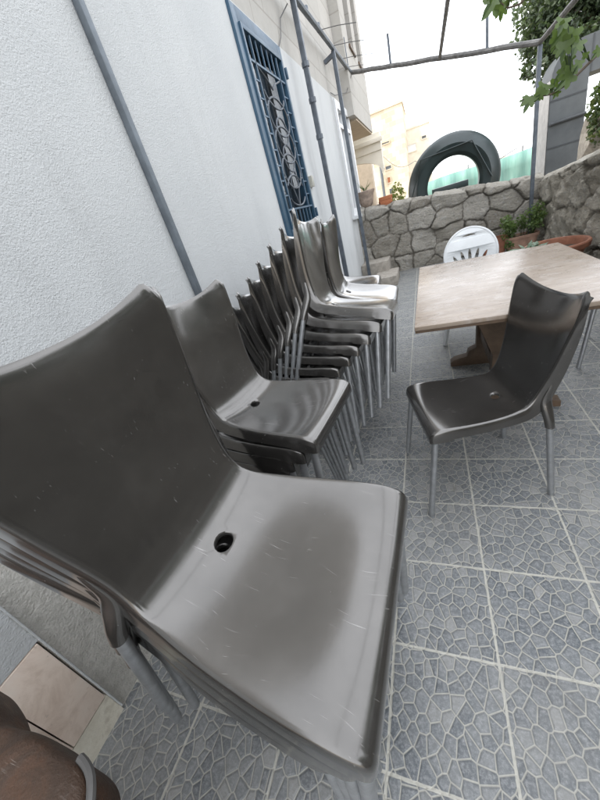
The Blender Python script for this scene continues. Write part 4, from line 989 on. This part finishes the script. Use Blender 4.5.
cs = cloud(900, (0.10, -0.15, c.z + 0.22), (0.40, 0.30, 0.40), 41, 0.3) + cloud(500, (-0.02, -0.2, c.z - 0.05), (0.26, 0.2, 0.30), 42)
leaves_mesh('foliage', M['leaf_ivy'], iv, cs, 0.055, 9)
mb = MB(); mb.tube([(0, 0.1, 0.3), (-0.05, -0.1, c.z - 0.2), (0, -0.12, c.z + 0.2)], [0.03, 0.02, 0.01], 6); mb.build('stem', M['bark'], iv)

# tree over the right corner
YT = 10.6; tc = at(585, 22, YT)
tree = empty('tree', (tc.x + 0.9, YT + 0.6, 0), label='dark leafy tree spreading over the upper right corner', cat='tree')
def T(p): return (p[0] - tc.x - 0.9, p[1] - YT - 0.6, p[2])
mb = MB()
mb.tube([(0, 0, 0), (0.05, 0, 1.2), (-0.1, -0.05, 2.2), (-0.3, -0.1, 3.2), (-0.5, -0.2, 4.3)], [0.16, 0.13, 0.11, 0.09, 0.05], 10)
limbs = [((555, 22), 10.2), ((535, 45), 10.5), ((575, 10), 10.4), ((545, -20), 10.8), ((600, 15), 10.5), ((590, -30), 11.0), ((532, 62), 10.7)]
for (px, py), y in limbs:
    e = Vector(T(at(px, py, y))); mb.tube([(-0.15, -0.05, 2.4), Vector((-0.15, -0.05, 2.5)).lerp(e, 0.5) + Vector((0, 0, 0.15)), e], [0.05, 0.03, 0.008], 6)
mb.build('trunk', M['bark'], tree, smooth=True)
cs = []; r = random.Random(21)
def tclump(px, py, y, rad, n, sd): 
    cs.extend(cloud(n, T(at(px, py, y)), (rad, rad, rad * 0.85), sd, 0.0))
spots = []
for i in range(240):
    px = r.uniform(528, 650); py = r.uniform(-60, 66)
    lim = 64 - max(0, (px - 560)) * 0.30        # lower edge of the crown
    if py > lim: continue
    spots.append((px, py, YT + r.uniform(-0.5, 0.7), r.uniform(0.16, 0.36), r.randint(60, 150)))
for i in range(70):                             # thin hanging fringe at the left
    px = r.uniform(524, 562); py = r.uniform(8, 82 - abs(px - 540) * 0.4)
    spots.append((px, py, YT + r.uniform(-0.3, 0.4), r.uniform(0.06, 0.15), r.randint(10, 26)))
for i, s_ in enumerate(spots): tclump(*s_, 500 + i)
leaves_mesh('crown', M['leaf_tree'], tree, cs, 0.055, 10)

# unseen trees added past the right wall to cut sky light on the chairs
for i, (x, y, h_, rd) in enumerate(((2.7, 4.6, 1.75, 0.6), (2.8, 3.0, 2.6, 0.95), (2.9, 1.0, 3.1, 1.1), (2.8, -1.2, 3.0, 1.1))):
    ht = empty('tree', (x, y, 0), label=['small round tree nearest the stone pier, past the right edge', 'second bushy tree behind the right wall, past the right edge', 'third and widest tree behind the right wall, past the right edge', 'last tree behind the right wall, past the right edge'][i], cat='tree', group='trees behind the right wall')
    leaves_mesh('crown', M['leaf_tree'], ht, cloud(2600, (0, 0, h_ * 0.62), (rd, rd, h_ * 0.42), 700 + i, 0.15), 0.10, 30 + i)
    mb = MB(); mb.tube([(0, 0, 0), (0.05, 0.02, h_ * 0.4), (0, 0, h_ * 0.8)], [0.10, 0.08, 0.03], 8); mb.build('trunk', M['bark'], ht, smooth=True)

# fig branches in front
def fig_leaf(mbx, base, direction, up, size, r):
    d = Vector(direction).normalized(); u_ = Vector(up); s_ = d.cross(u_).normalized(); n_ = s_.cross(d).normalized()
    out = [(0, 0.0), (0.16, 0.05), (0.40, -0.02), (0.52, 0.16), (0.42, 0.30), (0.30, 0.36), (0.42, 0.52), (0.40, 0.72), (0.24, 0.70), (0.16, 0.60), (0.14, 0.80), (0.0, 1.05)]
    pts = out + [(-x, y) for x, y in reversed(out[1:-1])]
    vs = [Vector(base) + (s_ * x * 0.9 + d * y + n_ * (0.18 * abs(x) - 0.22 * y * y)) * size for x, y in pts]
    c_ = Vector(base) + (d * 0.4 - n_ * 0.05) * size
    mbx.add(vs + [c_], [(i, (i + 1) % len(pts), len(pts)) for i in range(len(pts))])
def fig_branch(path, Y, leaves, label, seed):
    r = random.Random(seed); P = [at(px, py, Y + dy) for px, py, dy in path]; o = P[0]
    root = empty('fig_branch', o, label=label, cat='branch', group='fig branches hanging into the yard')
    mb = MB(); mb.tube([p - o for p in P], [0.009 - 0.006 * i / (len(P) - 1) for i in range(len(P))], 7); mb.build('twig', M['bark'], root, smooth=True)
    for (px, py, ex, ey, sz) in leaves:
        a = at(px, py, Y + r.uniform(-0.06, 0.06)); b_ = at(ex, ey, Y + r.uniform(-0.10, 0.06)); mb = MB()
        fig_leaf(mb, a - o, b_ - a, Vector((r.uniform(-0.4, 0.4), -1, r.uniform(-0.2, 0.6))), (b_ - a).length * sz * 0.76, r)
        q = min(P, key=lambda p: (p - a).length); mb.tube([q - o, (q - o).lerp(a - o, 0.5) + Vector((0, 0, 0.01)), a - o], 0.0025, 5)
        mb.build('leaf', M['leaf_fig'], root, smooth=True)
fig_branch([(612, 40, 0.2), (590, 62, 0.1), (570, 82, 0), (552, 94, 0), (535, 97, 0), (522, 100, 0)], 3.0,
           [(568, 24, 552, 48, 1.25), (572, 34, 558, 60, 1.1), (566, 40, 560, 68, 1.0), (560, 30, 551, 56, 1.0), (572, 72, 556, 92, 1.1), (566, 68, 546, 86, 0.9), (556, 78, 551, 97, 1.0), (574, 66, 560, 80, 1.0),
            (545, 88, 531, 105, 1.1), (540, 92, 545, 104, 0.9), (532, 96, 522, 115, 1.0), (546, 84, 538, 102, 0.9), (600, 48, 588, 66, 0.7), (575, 28, 570, 52, 1.2), (562, 44, 555, 64, 0.8), (578, 40, 572, 62, 0.8), (570, 56, 561, 76, 0.8), (553, 90, 541, 98, 0.8), (528, 98, 517, 108, 0.8), (558, 90, 550, 106, 0.7), (580, 60, 574, 78, 0.8), (586, 52, 582, 70, 0.7), (564, 18, 558, 38, 0.9)],
           'fig branch with lobed leaves crossing in front of grey gateway', 61)
fig_branch([(545, -30, 0.1), (530, -8, 0), (520, 4, 0), (508, 8, 0), (500, 2, 0)], 3.0,
           [(497, -6, 486, 16, 1.2), (502, 2, 500, 28, 1.05), (507, -4, 512, 14, 1.0), (493, -12, 490, 8, 1.1), (512, -6, 506, 10, 1.0)],
           'fig twig with a few leaves hanging at the top edge', 62)

# ------------------------------------------------------------------ far buildings
def box_building(name, pts, Y, depth, mat, label, wins):
    a = at(*pts[0], Y); b_ = at(*pts[1], Y); x0, x1 = a.x, b_.x; zt = (a.z + b_.z) / 2
    root = empty(name, ((x0 + x1) / 2, Y + depth / 2, 0), label=label, cat='building', group='pale buildings down the street'); cx = (x0 + x1) / 2; cy = Y + depth / 2
    mb = MB(); mb.box((x0 - cx, Y - cy, 0), (x1 - cx, Y + depth - cy, zt)); mb.build('wall', mat, root)
    mb = MB(); mb.box((x0 - cx - 0.05, Y - cy - 0.05, zt), (x1 - cx + 0.05, Y + depth - cy, zt + 0.12)); mb.build('parapet', mat, root)
    for (p, q, kind) in wins:
        w0 = at(*p, Y); w1 = at(*q, Y); mb = MB(); xa, xb = sorted((w0.x, w1.x)); za, zb = sorted((w0.z, w1.z))
        e = 0.05
        mb.box((xa - cx - e, Y - cy - 0.06, za - e), (xb - cx + e, Y - cy - 0.001, za)); mb.box((xa - cx - e, Y - cy - 0.06, zb), (xb - cx + e, Y - cy - 0.001, zb + e))
        mb.box((xa - cx - e, Y - cy - 0.06, za), (xa - cx, Y - cy - 0.001, zb)); mb.box((xb - cx, Y - cy - 0.06, za), (xb - cx + e, Y - cy - 0.001, zb))
        o = mb.build('window', mat, root)
        mb = MB(); mb.box((xa - cx, Y - cy - 0.03, za), (xb - cx, Y - cy - 0.002, zb)); mb.build('pane', {'d': M['shut_dark'], 'w': M['window_white'], 'r': M['brick_red']}[kind], o)
    return root
box_building('building', ((366, 113), (402, 106)), 27, 5, M['tan_block'], 'tall tan stone building with narrow windows beyond the porch',
             [((382, 145), (389, 141), 'd'), ((386, 170), (391, 165), 'd'), ((388, 183), (390, 177), 'r'), ((390, 194), (393, 188), 'd')])
box_building('building', ((402.5, 131), (429, 123)), 31, 6, M['cream'], 'lower cream building with small windows left of the dark ring',
             [((408, 153), (416, 143), 'w'), ((422, 139), (426, 135), 'd')])
mb = MB(); a = at(379, 154, 26.8); b_ = at(384, 200, 26.8); mb.tube([(a.x, 26.8, 0), (a.x, 26.8, a.z)], 0.09, 8)
tag(mb.build('drainpipe', M['shut_dark']), 'dark drainpipe running down the tan stone building', 'pipe')
mb = MB(); a = at(379, 152, 12); b_ = at(415, 161, 12); pts = [a.lerp(b_, i / 10) - Vector((0, 0, 0.25 * math.sin(math.pi * i / 10))) for i in range(11)]
b2 = at(470, 150, 12); pts += [b_.lerp(b2, i / 8) - Vector((0, 0, 0.25 * math.sin(math.pi * i / 8))) for i in range(1, 9)]
mb.tube(pts, 0.006, 5); tag(mb.build('overhead_wire', M['cable']), 'thin string of wire sagging in front of the pale buildings', 'wire')
bpy.context.view_layer.update()
